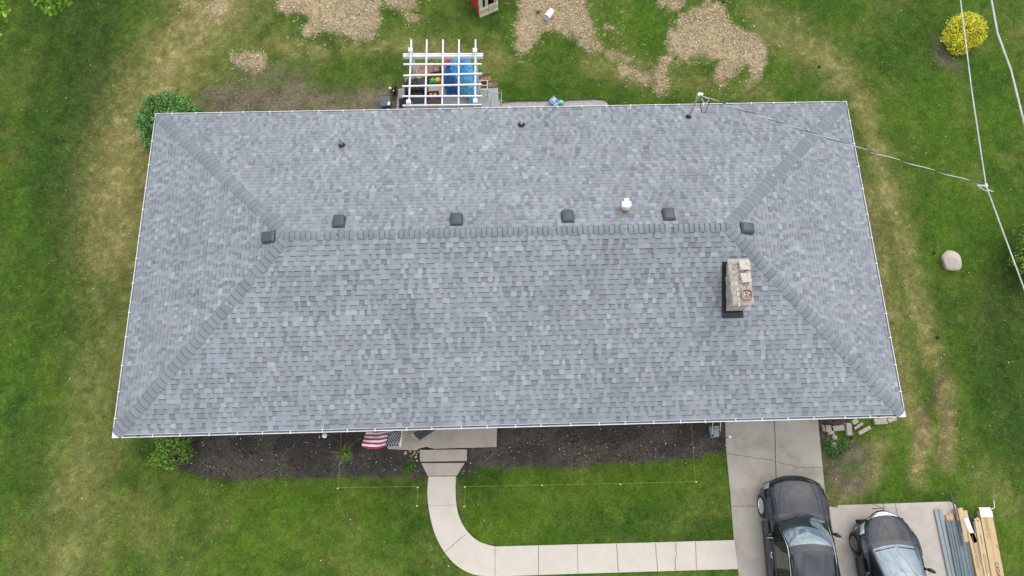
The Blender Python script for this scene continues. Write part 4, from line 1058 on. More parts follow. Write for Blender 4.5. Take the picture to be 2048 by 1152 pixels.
g_ = at(783, 187); lamp('garden_lamp', Vector((g_.x, g_.y, 0)), .35, .055, 'larger round white lamp on a short stake left of the patio slab', 'garden lamp')
g_ = at(789, 189); lamp('garden_lamp', Vector((g_.x, g_.y, 0)), .25, .030, 'tiny white lamp right beside the larger one left of the patio slab', 'garden lamp')
g_ = at(656, 874); lamp('garden_lamp', Vector((g_.x, g_.y, 0)), .45, .085, 'round white lamp half under the front gutter in the dark mulch', 'garden lamp')
g_ = at(1452, 876); lamp('garden_lamp', Vector((g_.x, g_.y, 0)), .42, .05, 'small white lamp at the left edge of the driveway', 'garden lamp')
P = at(790, 180); mb = MB(); q = random.Random(8)
for k in range(26):
    a = q.uniform(0, 6.28); mb.tube([(P.x+.05*math.cos(a), P.y+.05*math.sin(a), .01), (P.x+q.uniform(-.14,.14), P.y-.15+q.uniform(-.25,.25), q.uniform(.1,.32))], .012, 5)
o = mb.build('black_hose', M['rubber'], None, M=T((P.x, P.y, 0))); o.location = (P.x, P.y, 0); tag(o, 'tangle of black garden hose at the left corner of the patio slab', 'hose')
mb = MB(); mb.prism(wp([(798,197),(815,195),(818,207),(816,216),(798,216)], .05), .045, .062); tag(mb.build('door_mat', M['brownmat']), 'dark brown mat on the left corner of the patio', 'mat')
P = at(866, 166); t = thing('toy', 'small green star-shaped plastic toy beside the yellow one', 'toy', (P.x, P.y, .04))
mb = MB()
for k in range(5):
    a = k*2*math.pi/5+.3; mb.beam((0,0,.12), (.11*math.cos(a), .11*math.sin(a), .10), .06, .07)
mb.lathe([(.03,0), (.07,.04), (.07,.16), (.02,.19)], n=14); mb.build('toy_body', M['green_pl'], t, bevel=.01)
P = at(877, 168); t = thing('toy', 'round yellow plastic toy drum with a dark base', 'toy', (P.x, P.y, .04))
mb = MB(); mb.lathe([(.09,.08), (.11,.12), (.11,.24), (.09,.27), (.01,.275)], n=24); mb.build('drum', M['yellow_pl'], t, smooth=True)
mb = MB(); mb.lathe([(.08,0), (.10,.01), (.10,.08), (.08,.09)], n=20); mb.build('base', M['brownwood'], t)
P = at(1109, 208); t = thing('toy_box', 'pale blue plastic toy box lying open on the gravel strip', 'toy box', (P.x, P.y, .02), .75)
mb = MB(); mb.box((0,0,.09), (.26,.30,.16)); mb.box((0,.155,.12), (.28,.02,.2)); mb.build('body', M['lblue_pl'], t, bevel=.01)
mb = MB(); mb.box((-.07,0,.175), (.05,.22,.012)); mb.box((-.21,-.02,.05), (.08,.24,.06)); mb.build('slot', M['blue_pl'], t)
mb = MB(); mb.lathe([(.02,.17), (.07,.175), (.06,.20), (.01,.205)], (.07,-.05,0), 18); mb.build('lid', M['blue_pl'], t)
P = at(1121, 207); mb = MB(); mb.lathe([(.06,0), (.09,.03), (.08,.10), (.02,.12)], n=18, sx=1.4); o = mb.build('toy_cup', M['mint'], None, smooth=True); o.location = (P.x, P.y, .02); tag(o, 'mint green plastic bowl next to the pale blue box', 'bowl')
mb = MB(); pts = [at(a, b, .035) for a, b in wob([(1003,205),(1040,201),(1080,201),(1130,200),(1150,199),(1185,197),(1208,199),(1219,206),(1224,215)], .5, 4, 6)]
mb.tube(pts, .018, 6); tag(mb.build('edging_strip', M['rubber']), 'thin black plastic edging along the gravel behind the house', 'edging')

# ---- playhouse, mostly beyond the top edge
A = at(960.5, 34.5); B = at(995.5, 19.5); ux = (B-A).normalized(); uy = Vector((-ux.y, ux.x, 0)); wl = (B-A).length
ph = thing('playhouse', 'cream and red plastic playhouse at the top edge of the lawn', 'playhouse', A, math.atan2(ux.y, ux.x)); dp = .95; hw = 1.15
mb = MB(); mb.box((wl/2, dp/2, .03), (wl, dp, .06)); mb.build('floor', M['brownmat'], ph)
mb = MB()                                    # cream front with door opening and two slot windows
z1 = hw; dx0, dx1 = wl*.46, wl*.82
for x0, x1, za, zc in ((0,.06,0,z1), (.06,dx0-.03,0,.42), (.06,.13,.42,z1), (dx0-.11,dx0-.03,.42,z1), (.13,dx0-.11,.95,z1), (dx0-.03,dx0,0,z1), (dx0,dx1,0,.34), (dx0,dx1,1.0,z1), (dx1,dx1+.03,0,z1), (dx1+.03,wl,0,.42), (wl-.04,wl,.42,z1), (dx1+.03,wl-.04,.95,z1)):
    mb.box(((x0+x1)/2, .03, (za+zc)/2), (x1-x0, .06, zc-za))
mb.box((wl/2, -.015, .05), (wl+.02, .05, .10)); mb.box((dx0/2, -.02, .42), (dx0, .06, .05)); mb.box(((dx1+wl)/2, -.02, .42), (wl-dx1, .06, .05))
mb.build('front_wall', M['cream'], ph, bevel=.008)
mb = MB(); mb.box(((dx0+dx1)/2, -.012, .28), (dx1-dx0-.02, .03, .46)); mb.build('half_door', M['cream'], ph, bevel=.01)
for xx, nm in ((-.02, 'side_wall'), (wl-.02, 'side_wall')):
    mb = MB(); mb.box((xx+.02, dp/2+.03, .28), (.05, dp-.06, .56)); mb.box((xx+.02, dp/2+.03, .58), (.09, dp-.06, .05)); mb.box((xx+.02, dp-.08, .86), (.05, .12, .56)); mb.box((xx+.02, .14, .86), (.05, .12, .56)); mb.box((xx+.02, dp/2, 1.11), (.05, dp-.06, .08)); mb.build(nm, M['red'], ph, bevel=.008)
mb = MB(); mb.box((wl/2, dp-.02, hw/2), (wl, .05, hw)); mb.build('back_wall', M['red'], ph)
mb = MB()
for x in (.03, wl-.03): mb.box((x, .04, hw/2), (.09, .09, hw))
mb.build('corner_post', M['cream'], ph, bevel=.01)
mb = MB(); rf = [(-.08,.12,hw), (wl+.08,.12,hw), (wl+.08,dp+.1,hw), (-.08,dp+.1,hw), (wl/2,.12,hw+.32), (wl/2,dp+.1,hw+.32)]
mb.add(rf, [(0,4,5,3), (1,2,5,4), (0,1,4), (2,3,5), (0,3,2,1)]); mb.build('roof', M['red'], ph)

# ---- bucket on its side, brush twigs
P = at(1098, 33); d = (at(1106, 20)-at(1092, 38)).normalized(); t = thing('bucket', 'white plastic bucket lying on its side on the wood chips', 'bucket', (P.x, P.y, 0))
ax = -Vector((d.x, d.y, 0)).normalized(); Rb = Matrix((ax.cross(Vector((0,0,1))), Vector((0,0,1)), ax)).transposed()
mb = MB(); mb.lathe([(.001,-.19),(.118,-.19),(.142,.17),(.148,.175),(.148,.195),(.134,.195),(.112,-.17),(.002,-.175)], (0,0,.145), 28, Rb); mb.build('bucket_body', M['bucket'], t)
mb = MB(); c0 = Vector((0,0,.145))
mb.tube([c0+ax*.17+Rb @ Vector((-.15,0,0)), c0+ax*.28+Vector((0,0,-.10))+Rb @ Vector((-.12,0,0)), c0+ax*.36+Vector((0,0,-.13)), c0+ax*.28+Vector((0,0,-.10))+Rb @ Vector((.12,0,0)), c0+ax*.17+Rb @ Vector((.15,0,0))], .006, 6); mb.build('handle', M['galv'], t)
P = at(1076, 27); mb = MB(); q = random.Random(12)
for k in range(70):
    a = q.uniform(0, 6.28); l = q.uniform(.08, .28); e_ = q.uniform(.1, .9); mb.tube([(0,0,.0), (l*.5*math.cos(a)*e_, l*.5*math.sin(a)*e_, l*.45), (l*math.cos(a)*e_+q.uniform(-.06,.06), l*math.sin(a)*e_+q.uniform(-.06,.06), l*.7)], [.006,.004,.002], 4)
o = mb.build('dead_shrub', M['twig']); o.location = (P.x, P.y, 0); tag(o, 'small brown bundle of dead twigs behind the white bucket', 'dead shrub')

# ---- boulder, clumps
P = at(1897, 525); rock('boulder', (P.x, P.y, -.06), (.38,.40,.30), M['boulder'], 'pale granite boulder on the right-hand lawn', 'boulder', seed=8, flat=.55, sub=4, rz=.5)
for i, (a, b, s_, lab) in enumerate(((1868,506,.05,'black clump just left of the boulder'),(1875,675,.055,'black clump on the lawn below the boulder'),(1447,4,.045,'small black clump at the top of the back lawn'),(1638,134,.05,'grey-black clump behind the right corner of the roof'),(1703,876,.05,'black clump in the weeds beside the stone blocks'))):
    P = at(a, b); rock('dark_clump', (P.x, P.y, .0), (s_*1.3,s_,s_*.8), M['dung'], lab, 'clump', seed=60+i, rz=i)

# ---- plants
def leaf_cloud(lumps, count, size, cols, seed, shell=.55, droop=.3, zmin=.03, fill=.15):
    """leaf-sized blades spread through overlapping lumps; returns V, F, cols"""
    r = np.random.RandomState(seed); wts = np.array([l[3]*l[4]*l[5] for l in lumps])**.67; wts = wts/wts.sum(); ch = r.choice(len(lumps), count, p=wts)
    Lm = np.array([l[:6] for l in lumps])[ch]; d = r.normal(size=(count, 3)); d /= np.linalg.norm(d, axis=1)[:, None]
    rad_ = np.where(r.rand(count) < fill, r.rand(count)**.5, shell+(1.06-shell)*r.rand(count)**.7)
    # clumpy surface: push radius by noise over direction
    nz = fbm(d[:, 0]*2.2+ch*3.1, d[:, 1]*2.2+d[:, 2]*1.7, 1.6, 3, seed); rad_ = rad_*(.72+.55*nz)
    keepg = fbm(d[:, 0]*5+ch*1.7, d[:, 1]*5+d[:, 2]*4, 1.0, 2, seed+3) > .34
    P = Lm[:, :3]+d*rad_[:, None]*Lm[:, 3:6]; k = (P[:, 2] > zmin) & keepg; P, d, rad_, nz, ch = P[k], d[k], rad_[k], nz[k], ch[k]; n = len(P)
    nrm = d*.6+r.normal(size=(n, 3))*.55+np.array([0,0,.5]); nrm /= np.linalg.norm(nrm, axis=1)[:, None]
    t1 = np.cross(nrm, r.normal(size=(n, 3))); t1 /= np.linalg.norm(t1, axis=1)[:, None]; t2 = np.cross(nrm, t1)
    l = r.uniform(size[0], size[1], n)[:, None]; wd = l*size[2]
    a = P; b = P+t1*l*.5+t2*wd*.5+nrm*l*.06; c = P+t1*l-nrm*l*droop*.4; e = P+t1*l*.5-t2*wd*.5+nrm*l*.06
    V = np.stack([a, b, c, e], 1).reshape(-1, 3); F = np.arange(n*4).reshape(n, 4)
    cc = np.array(cols)[r.randint(0, len(cols), n)]*r.uniform(.75, 1.25, n)[:, None]*(.45+1.1*nz)[:, None]
    return V, F, cc
def plant(name, lab, cat, P, lumps, count, size, cols, seed, trunks=(), group=None, **kw):
    t = thing(name, lab, cat, P, 0, group); V, F, cc = leaf_cloud(lumps, count, size, cols, seed, **kw)
    np_mesh(kw.get('part', 'foliage'), V, F, M['leaf_dark'], np.clip(cc, 0, 1), parent=t)
    mb = MB()
    for pts, rr in trunks: mb.tube(pts, rr, 7)
    if trunks: mb.build('trunk' if 'tree' in name else 'stem', M['bark'], t)
    return t
def stems(lumps, seed, r0=.02):
    q = random.Random(seed); out = []
    for l in lumps:
        for _ in range(3):
            e_ = Vector((l[0]+q.uniform(-.5,.5)*l[3], l[1]+q.uniform(-.5,.5)*l[4], l[2]+q.uniform(0,.6)*l[5])); out.append(([(q.uniform(-.06,.06), q.uniform(-.06,.06), 0), tuple(e_*.55+Vector((0,0,.05))), tuple(e_)], [r0, r0*.7, r0*.25]))
    return out
# dark green shrub at the back left corner
cP = at(346, 250); lm = [(-.10,.10,.85,.72,.60,.65), (.62,-.05,.75,.60,.55,.6), (-.72,-.30,.70,.42,.50,.5), (-.66,-.85,.5,.30,.50,.4), (.05,.38,.95,.42,.38,.42), (-.45,.28,.8,.40,.40,.4), (1.0,-.0,.65,.36,.38,.45), (.55,.38,.8,.36,.36,.4), (-.1,-.5,.7,.6,.5,.6)]
lm = [(a*.93+.05, b*.93+.05, c*.95, d_*.88, e_*.86, f_*.92) for a, b, c, d_, e_, f_ in lm]
plant('shrub', 'bushy dark green shrub at the back left corner of the house', 'shrub', (cP.x, cP.y, 0), lm, 15000, (.06,.13,.42), [(.10,.235,.045),(.13,.29,.055),(.06,.16,.03),(.18,.34,.09)], 301, stems(lm, 1, .03), fill=.35, shell=.45)
# young yellow-green shrub at the front left
cP = at(352, 915); lm = [(-.05,.25,.45,.42,.30,.35), (.30,.35,.45,.35,.30,.30), (-.42,-.05,.35,.30,.25,.25), (.0,-.22,.30,.28,.20,.2), (.45,.05,.35,.25,.28,.25), (-.2,.5,.4,.3,.3,.3)]
plant('shrub', 'small bright lime-green shrub at the left end of the mulch bed', 'shrub', (cP.x, cP.y, 0), lm, 1700, (.05,.10,.5), [(.19,.36,.03),(.15,.30,.025),(.25,.41,.05),(.10,.22,.02)], 302, stems(lm, 2, .012), fill=.3)
# clipped golden shrub
cP = at(1910, 87); lm = [(.05,.12,.62,.70,.62,.55), (-.25,-.05,.55,.50,.48,.45), (.35,.0,.55,.42,.45,.45), (.05,.45,.6,.5,.35,.42), (-.1,-.35,.35,.45,.32,.32), (.38,.35,.6,.35,.35,.38)]
plant('shrub', 'clipped golden yellow shrub in the top right of the lawn', 'shrub', (cP.x, cP.y, 0), lm, 15000, (.035,.085,.6), [(.84,.68,.02),(.76,.62,.02),(.90,.76,.05),(.60,.56,.03),(.36,.42,.03),(.24,.34,.03)], 303, stems(lm, 3, .015), fill=.12, shell=.72)
# shrub at the right edge
cP = at(2048, 528); lm = [(0,.25,1.0,.75,.6,.6), (-.30,-.15,.8,.55,.5,.5), (.5,.0,1.1,.7,.7,.6), (-.25,.75,.8,.35,.4,.35), (-.1,-.75,.7,.35,.4,.35), (-.75,-.08,.6,.25,.16,.18)]
plant('shrub', 'leafy lime-green shrub reaching in at the right edge of the photo', 'shrub', (cP.x, cP.y, 0), lm, 6500, (.07,.14,.5), [(.15,.27,.03),(.11,.21,.025),(.20,.32,.05),(.07,.15,.02)], 304, stems(lm, 4, .02), fill=.3)
# tree whose lowest branches hang into the top left corner
tb = at(30, -150); tb.z = 0
bc = at(100, -12, 3.2)-tb; b2 = at(-16, 20, 3.2)-tb; b3 = at(-24, 44, 2.8)-tb
lm = [(bc.x,bc.y,3.2,.72,.60,.5), (bc.x+.25,bc.y+.15,3.4,.5,.5,.5), (bc.x-.5,bc.y+.35,3.3,.55,.5,.5), (b2.x-.1,b2.y,3.2,.48,.50,.45), (b3.x,b3.y-.1,2.9,.45,.55,.4), (-.3,-.4,4.4,1.5,1.3,1.2), (.6,.9,4.8,1.4,1.4,1.2), (-1.1,.6,4.0,1.3,1.3,1.0), (0,.4,5.6,1.3,1.3,1.1)]
trk = [([(0,0,0), (.05,0,1.4), (0,.1,3.0), (0,.3,5.2)], [.20,.15,.11,.04]), ([(.03,.0,2.2), (bc.x*.5,bc.y*.5,3.0), (bc.x,bc.y,3.2)], [.08,.05,.015]), ([(.0,.0,2.3), (b2.x*.5,b2.y*.5,2.9), (b2.x,b2.y,3.1)], [.08,.05,.015]), ([(0,.1,3.0), (-.9,.5,3.9)], [.07,.02]), ([(0,.1,3.2), (.7,.8,4.6)], [.07,.02])]
plant('maple_tree', 'young tree with bright spring-green leaves hanging into the top left corner', 'tree', tb, lm, 16000, (.10,.20,.75), [(.20,.36,.025),(.26,.42,.04),(.15,.29,.02),(.11,.22,.02)], 305, trk, fill=.4)
# ornamental grass in the bed
def grass_clump(name, lab, P, n, hgt, spread, cols, seed, cat='grass clump'):
    q = np.random.RandomState(seed); V = []; cs = []
    for k in range(n):
        a = q.uniform(0, 6.28); l = q.uniform(.5, 1)*hgt; s_ = q.uniform(.2, 1)*spread; b0 = Vector((q.normal(0,.05), q.normal(0,.05), 0)); d_ = Vector((math.cos(a), math.sin(a), 0)); wv = Vector((-d_.y, d_.x, 0))*q.uniform(.004,.009)
        m_ = b0+d_*s_*.45+Vector((0,0,l*.8)); e_ = b0+d_*s_*(.9+.4*q.rand())+Vector((0,0,l*.65))
        V += [b0-wv, b0+wv, m_+wv, m_-wv, m_-wv, m_+wv, e_+wv*.1, e_-wv*.1]; c = np.array(cols[q.randint(len(cols))])*q.uniform(.8,1.2); cs += [c, c]
    t = thing(name, lab, cat, (P.x, P.y, 0)); np_mesh('blades', np.array([tuple(v) for v in V]), np.arange(len(V)).reshape(-1, 4), M['leaf_dark'], np.array(cs), parent=t)
P = at(694, 908); grass_clump('grass_clump', 'spiky grass clump with dry stalks in the mulch left of the flag', P, 420, .38, .26, [(.10,.22,.02),(.08,.17,.02),(.13,.26,.03)], 5)
P = at(690, 905); V = []
grass_clump('dry_stalks', 'dry tan stalks standing in the spiky grass clump', P, 46, .55, .42, [(.34,.28,.14),(.26,.22,.11)], 6, 'dead stalks')
P = at(820, 935); lm = [(0,0,.08,.22,.14,.10), (.02,.12,.08,.14,.14,.09), (-.1,-.1,.05,.12,.1,.07)]
plant('weed', 'low green weed beside the porch rubble', 'weed', (P.x, P.y, 0), lm, 700, (.03,.07,.5), [(.07,.15,.02),(.10,.20,.03)], 306, fill=.5, zmin=.01)
P = at(1668, 905); lm = [(0,0,.05,.32,.25,.09), (.35,.2,.05,.25,.2,.07), (-.2,.25,.05,.2,.2,.07)]
plant('weed', 'patch of low leafy weeds beside the driveway, below the stone blocks', 'weed', (P.x, P.y, 0), lm, 1500, (.03,.06,.6), [(.07,.17,.025),(.10,.21,.03),(.05,.12,.02)], 307, fill=.5, zmin=.01)

# ---- limestone blocks by the garage corner
blk = [((1648,856),(.055,.20,.12),5,'narrow block standing next to the driveway edge'), ((1658,857),(.18,.20,.12),0,'square pale block beside the narrow one'), ((1678,856),(.36,.17,.12),3,'long grey block with a brown stain, right of the square one'),
  ((1699,858),(.17,.40,.14),-3,'upright grey block standing taller than its neighbours'), ((1663,865),(.20,.09,.10),8,'small cream block in front of the square one'), ((1711,843),(.20,.15,.12),28,'pointed pale block half under the gutter'),
  ((1718,852),(.34,.085,.10),-28+58,'thin mossy block leaning behind the slanting one'), ((1730,860),(.46,.12,.10),26,'long slanting block at the front of the pile'), ((1762,842),(.42,.20,.13),3,'large cream block below the downspout outlet'), ((1785,839),(.30,.14,.12),16,'grey block farthest right, tucked under the gutter')]
for i, ((a, b), s_, ang, lab) in enumerate(blk):
    P = at(a, b, s_[2]); mb = MB(); mb.box((0,0,s_[2]/2), s_); q = random.Random(i)
    mb.v = [(x+q.uniform(-.012,.012), y+q.uniform(-.012,.012), z+(q.uniform(-.008,.008) if z > .01 else 0)) for x, y, z in mb.v]
    o = mb.build('stone_block', M['stone'], None, bevel=.012); o.location = (P.x, P.y, 0); o.rotation_euler.z = rad(ang); tag(o, lab, 'stone block', 'stone blocks by the garage corner')
P = at(1668, 874); rock('round_stone', (P.x, P.y, 0), (.09,.09,.05), M['stone'], 'small round stone lying in the weeds below the blocks', 'stone', seed=77)
P = at(1667, 891); rock('round_stone', (P.x, P.y, 0), (.12,.09,.03), M['stone'], 'flat broken stone sunk in the weeds', 'stone', seed=78)

# ---- hose reel cart by the driveway
P = at(1427, 860); t = thing('hose_reel', 'grey-green plastic hose reel with a tubular frame in the mulch by the driveway', 'hose reel', (P.x, P.y, 0), .05)
mb = MB()
for x in (-.13, .13): mb.tube([(x,-.22,.02), (x*1.05,-.05,.30), (x*1.0,.12,.42), (x*.85,.26,.5)], .013, 8)
mb.tube([(-.11,.26,.5), (.11,.26,.5)], .013, 8); mb.tube([(-.13,-.22,.02), (.13,-.22,.02)], .013, 8); mb.build('frame', M['galv'], t)
mb = MB(); mb.box((0,-.12,.20), (.17,.20,.12)); mb.box((-.02,-.215,.17), (.12,.03,.05)); mb.build('housing', M['greyplastic'], t, bevel=.02)
mb = MB(); mb.cyl((-.17,-.02,.2), (-.11,-.02,.2), .15, n=20); mb.cyl((-.12,-.01,.2), (.12,-.0,.2), .06, n=20); mb.build('drum', M['greyplastic'], t)
mb = MB(); mb.box((0,.06,.36), (.2,.05,.02)); mb.build('shelf', M['greyplastic'], t)

# ---- mason's string and its stakes
def stake(a, b, lab, h=.10, m='stake'):
    P = at(a, b); mb = MB(); mb.box((0,0,h/2), (.05,.035,h)); mb.box((0,0,h+.008), (.058,.043,.016)); o = mb.build('stake', M[m], None, bevel=.004); o.location = (P.x, P.y, 0); o.rotation_euler.z = .3
    tag(o, lab, 'stake', 'stakes holding the yellow string')
for a, b, lab in ((677,977,'stake at the left corner of the string, below the spiky grass'), (836,975,'stake left of the walkway, nearer the house'), (835,1012,'stake left of the walkway, farther from the house'), (930,974,'stake right of the walkway, nearer the house'),
    (929,1013,'stake right of the walkway, farther from the house'), (1084,971,'orange-tipped stake on the long string, nearer the walkway'), (1240,969,'orange-tipped stake on the long string, nearer the driveway'), (1391,964,'stake at the right corner of the string near the driveway')):
    stake(a, b, lab, m='stake')
mb = MB(); z_ = .10
def sline(pts): mb.tube([at(a, b, z_) for a, b in pts], .0036, 5)
sline([(677,975),(836,973)]); sline([(836,973),(834,1010)]); sline([(677,975),(681,900),(683,850)])
tag(mb.build('string_line', M['string']), 'yellow mason string stretched left of the walkway', 'string line', 'string lines across the front lawn')
mb = MB(); sline([(929,1011),(931,973)]); sline([(931,973),(1085,970),(1241,967),(1391,963)]); sline([(1391,963),(1387,905),(1382,835)])
tag(mb.build('string_line', M['string']), 'long yellow mason string stretched between walkway and driveway', 'string line', 'string lines across the front lawn')

# ================================================================== SIDING AND CARTONS AT THE RIGHT OF THE PAD
def plank(name, pa, pb, wd, z0, h, m, lab, cat, grp=None, prof_=None, L0=3.7, z_px=None, bevel=.003, over=None):
    """long piece from its visible end at pixel pa, running through pb and on beyond the frame"""
    z = z0+h if z_px is None else z_px; a, b = at(*pa, z), at(*pb, z); d = (b-a).normalized(); b = a+d*L0
    o_ = Vector((a.x, a.y, 0)); ang = math.atan2(d.y, d.x)-math.pi/2; mb = MB()
    if prof_ is None: mb.box((0, L0/2, z0+h/2), (wd, L0, h))
    else:
        n = len(prof_); rows = [[(u*wd, yy, z0+v*h) for u, v in prof_] for yy in (0, L0)]; mb.grid(rows, 0); mb.grid([[(u*wd, yy, z0+v*h-.004) for u, v in prof_] for yy in (0, L0)], 0, flip=True)
        mb.add([(u*wd, 0, z0+v*h) for u, v in prof_]+[(u*wd, 0, z0+v*h-.004) for u, v in prof_[::-1]], [tuple(range(2*n))], 0)
    if over: over(mb)
    ms = m if isinstance(m, list) else [M[m]]
    o = mb.build(name, ms, None, bevel=bevel if prof_ is None else 0); o.location = o_; o.rotation_euler.z = ang
    return tag(o, lab, cat, grp), d
sp_ = [(-.5,0),(-.48,.8),(-.05,1.0),(-.03,.45),(.02,.35),(.05,.85),(.46,.8),(.5,.1)]
G1 = 'grey siding planks on the parking pad'
plank('siding_plank', (1876.5,1019), (1905,1152), .25, .05, .05, 'vinyl_l', 'palest siding plank, leftmost of the pile and longest', 'siding plank', G1, sp_)
for i, (pa, pb, w_, z_, lab) in enumerate((((1897,1041),(1918.5,1152),.16,.11,'grey-green plank next to the pale leftmost one'), ((1908,1041),(1930,1152),.16,.13,'second grey-green plank of the pile'), ((1917,1041),(1938.5,1152),.15,.12,'third grey-green plank of the pile'), ((1927,1052),(1945,1152),.14,.09,'short darkest plank beside the cartons'))):
    plank('siding_plank', pa, pb, w_, z_, .035, 'vinyl_d', lab, 'siding plank', G1, sp_)
for i, (pa, pb, w_, z_, h_, l_, m, lab) in enumerate((((1896,1029),(1906,1070),.14,.03,.07,.8,'lumber','short timber end, leftmost beneath the planks'), ((1902,1027),(1912,1070),.13,.03,.085,.8,'lumber','short timber end second from left beneath the planks'),
    ((1914,1017),(1925,1060),.17,.03,.11,1.0,'lumber','longest timber end sticking out beyond the planks'), ((1922,1015.5),(1933,1060),.10,.03,.10,1.0,'cardpale','narrow timber end right of the longest one'), ((1930,1021),(1939,1062),.13,.03,.10,1.0,'cardpale','pale timber end beside the white-wrapped bundle'))):
    plank('timber_offcut', pa, pb, w_, z_, h_, m, lab, 'timber', 'timber ends under the siding', L0=l_)
for pa, pb, r_, lab in (((1901,982),(1916,1050),.020,'longer dark rod pointing towards the lawn'), ((1909.5,996),(1919,1040),.016,'shorter dark rod pointing towards the lawn')):
    a, b = at(*pa, .16), at(*pb, .19); mb = MB(); mb.cyl((0,0,0), (b-a)*1.6, r_, n=10); o = mb.build('metal_rod', M['vent']); o.location = a; tag(o, lab, 'rod', 'dark rods lying on the timber')
for pa, pb, w_, lab in (((1934,1024),(1944,1060),.05,'black strip beside the white-wrapped bundle'), ((1940,1028),(1949,1060),.05,'grey strip right of the black one')):
    plank('trim_strip', pa, pb, w_, .06, .03, 'dark' if 'black' in lab else 'bluegrey', lab, 'trim strip', 'trim strips between timber and cartons', L0=.9)
plank('wrapped_bundle', (1932,1036), (1947,1075), .15, .10, .07, 'paper', 'white-wrapped bundle stuck into the end of the narrow carton', 'bundle', L0=.75)
def text_mesh(txt, size, m, parent, M4_, sx=1.0, ext=.0012, name='lettering'):
    cu = bpy.data.curves.new(name, 'FONT'); cu.body = txt; cu.size = size; cu.extrude = ext; cu.space_character = 1.05
    tmp = bpy.data.objects.new('tmp', cu); me = bpy.data.meshes.new_from_object(tmp); bpy.data.objects.remove(tmp); me.materials.clear(); me.materials.append(m)
    me.transform(M4_ @ Matrix.Diagonal((sx, 1, 1, 1))); o = bpy.data.objects.new(name, me); COL.objects.link(o); o.parent = parent; return o
def carton(pa, pb, wd, h, z0, lab, texts, flaps=None, pale=False):
    def ov(mb):
        if flaps == 'white':
            mb.box((0, .09, z0+h+.004), (wd+.01, .18, .006), mi=1); mb.box((0, -.05, z0+h-.02), (wd*.96, .12, .006), Matrix.Rotation(.3, 3, 'X'), mi=1)
            mb.tube([(-wd*.45,-.05,z0+h), (-wd*.75,-.10,z0+h+.02), (-wd*1.05,-.32,z0+.04)], .012, 6, mi=1)
        elif flaps == 'torn':
            for k, (x, a_, l_) in enumerate(((-wd*.3,.2,.10), (wd*.05,-.3,.13), (wd*.33,.15,.09))): mb.box((x, -l_/2, z0+h-.01), (wd*.3, l_, .005), Matrix.Rotation(a_, 3, 'X') @ Matrix.Rotation(a_, 3, 'Z'), mi=0)
        mb.box((0, 1.85, z0+h+.0015), (.008, 3.6, .003), mi=2)
    o, d = plank('carton', pa, pb, wd, z0, h, [M['cardpale'] if pale else M['card'], M['paper'], M['inkfaint']], lab, 'carton', 'long cardboard siding cartons beside the parking pad', over=ov, bevel=0)
    for txt, y, x, s_, m in texts:
        Mt = Matrix.Translation((x, y, z0+h+.004)) @ Matrix.Rotation(math.pi/2, 4, 'Z'); text_mesh(txt, s_, M[m], o, Mt)
    return o
carton((1943.5,1066), (1961.5,1152), .23, .15, .02, 'narrow carton with faint outlined print, leftmost of the three', [('VINYL SIDING', .28, .06, .115, 'inkfaint'), ('PREMIUM EXTERIOR PANEL', .34, -.06, .045, 'inkfaint')], None)
carton((1955.5,1043), (1975.5,1152), .17, .19, .02, 'narrow carton with a torn open end, in the middle', [('SIDING', .38, .02, .085, 'inkfaint'), ('HANDLE WITH CARE  KEEP DRY', .95, .035, .04, 'inkfaint'), ('STORE FLAT ON LEVEL GROUND', .95, -.025, .035, 'inkfaint')], 'torn', True)
carton((1971.5,1022), (1996,1152), .38, .16, .02, 'widest carton with a white end flap and bold black print', [('SIDING CO', .20, .10, .12, 'inkfaint'), ('CEDAR', 1.50, .03, .16, 'ink'), ('ABC', .98, -.12, .07, 'inkfaint')], 'white')

# ================================================================== THE CARS
M['paint'] = mat('black_car_paint', (.007,.009,.014), .07, metal=0, var=.05, scale=2, coat=.10, spec=.55)
M['paint'].node_tree.nodes['Principled BSDF'].inputs['Specular Tint'].default_value = (.86,.92,1,1)
M['trim'] = mat('gloss_black_trim', (.012,.012,.014), .22, var=.1, coat=.5)
M['cladding'] = mat('grey_brown_cladding', (.055,.050,.047), .7, var=.12, scale=6)
M['windscreen'] = mat('windscreen_glass', (.105,.145,.17), .04, metal=.85, var=.10, scale=1.3, coat=1.0, spec=1.0)
M['sideglass'] = mat('side_glass', (.030,.036,.030), .05, var=.1, coat=.4, spec=.8)
M['chrome'] = mat('chrome', (.75,.76,.78), .15, metal=1.0, var=.05)
M['lens'] = mat('headlamp_lens', (.45,.47,.49), .15, metal=.4, var=.15, scale=14, coat=1)
M['tyre'] = mat('tyre', (.028,.028,.030), .85, var=.15, scale=20)
M['rim_bright'] = mat('bright_alloy', (.72,.73,.75), .3, metal=.6, var=.06)
M['rim_dark'] = mat('machined_dark_alloy', (.30,.31,.32), .35, metal=.6, var=.1)
def curve(xs, ys):
    xs = np.array(xs, float); ys = np.array(ys, float); h = np.diff(xs); dl = np.diff(ys)/h
    m = np.zeros_like(xs); m[0], m[-1] = dl[0], dl[-1]
    for i in range(1, len(xs)-1): m[i] = 0 if dl[i-1]*dl[i] <= 0 else 2*dl[i-1]*dl[i]/(dl[i-1]+dl[i])
    def f(x):
        x = min(max(x, xs[0]), xs[-1]); i = min(int(np.searchsorted(xs, x, 'right'))-1, len(h)-1); t = (x-xs[i])/h[i]
        return float((2*t**3-3*t*t+1)*ys[i]+(t**3-2*t*t+t)*h[i]*m[i]+(-2*t**3+3*t*t)*ys[i+1]+(t**3-t*t)*h[i]*m[i+1])
    return f
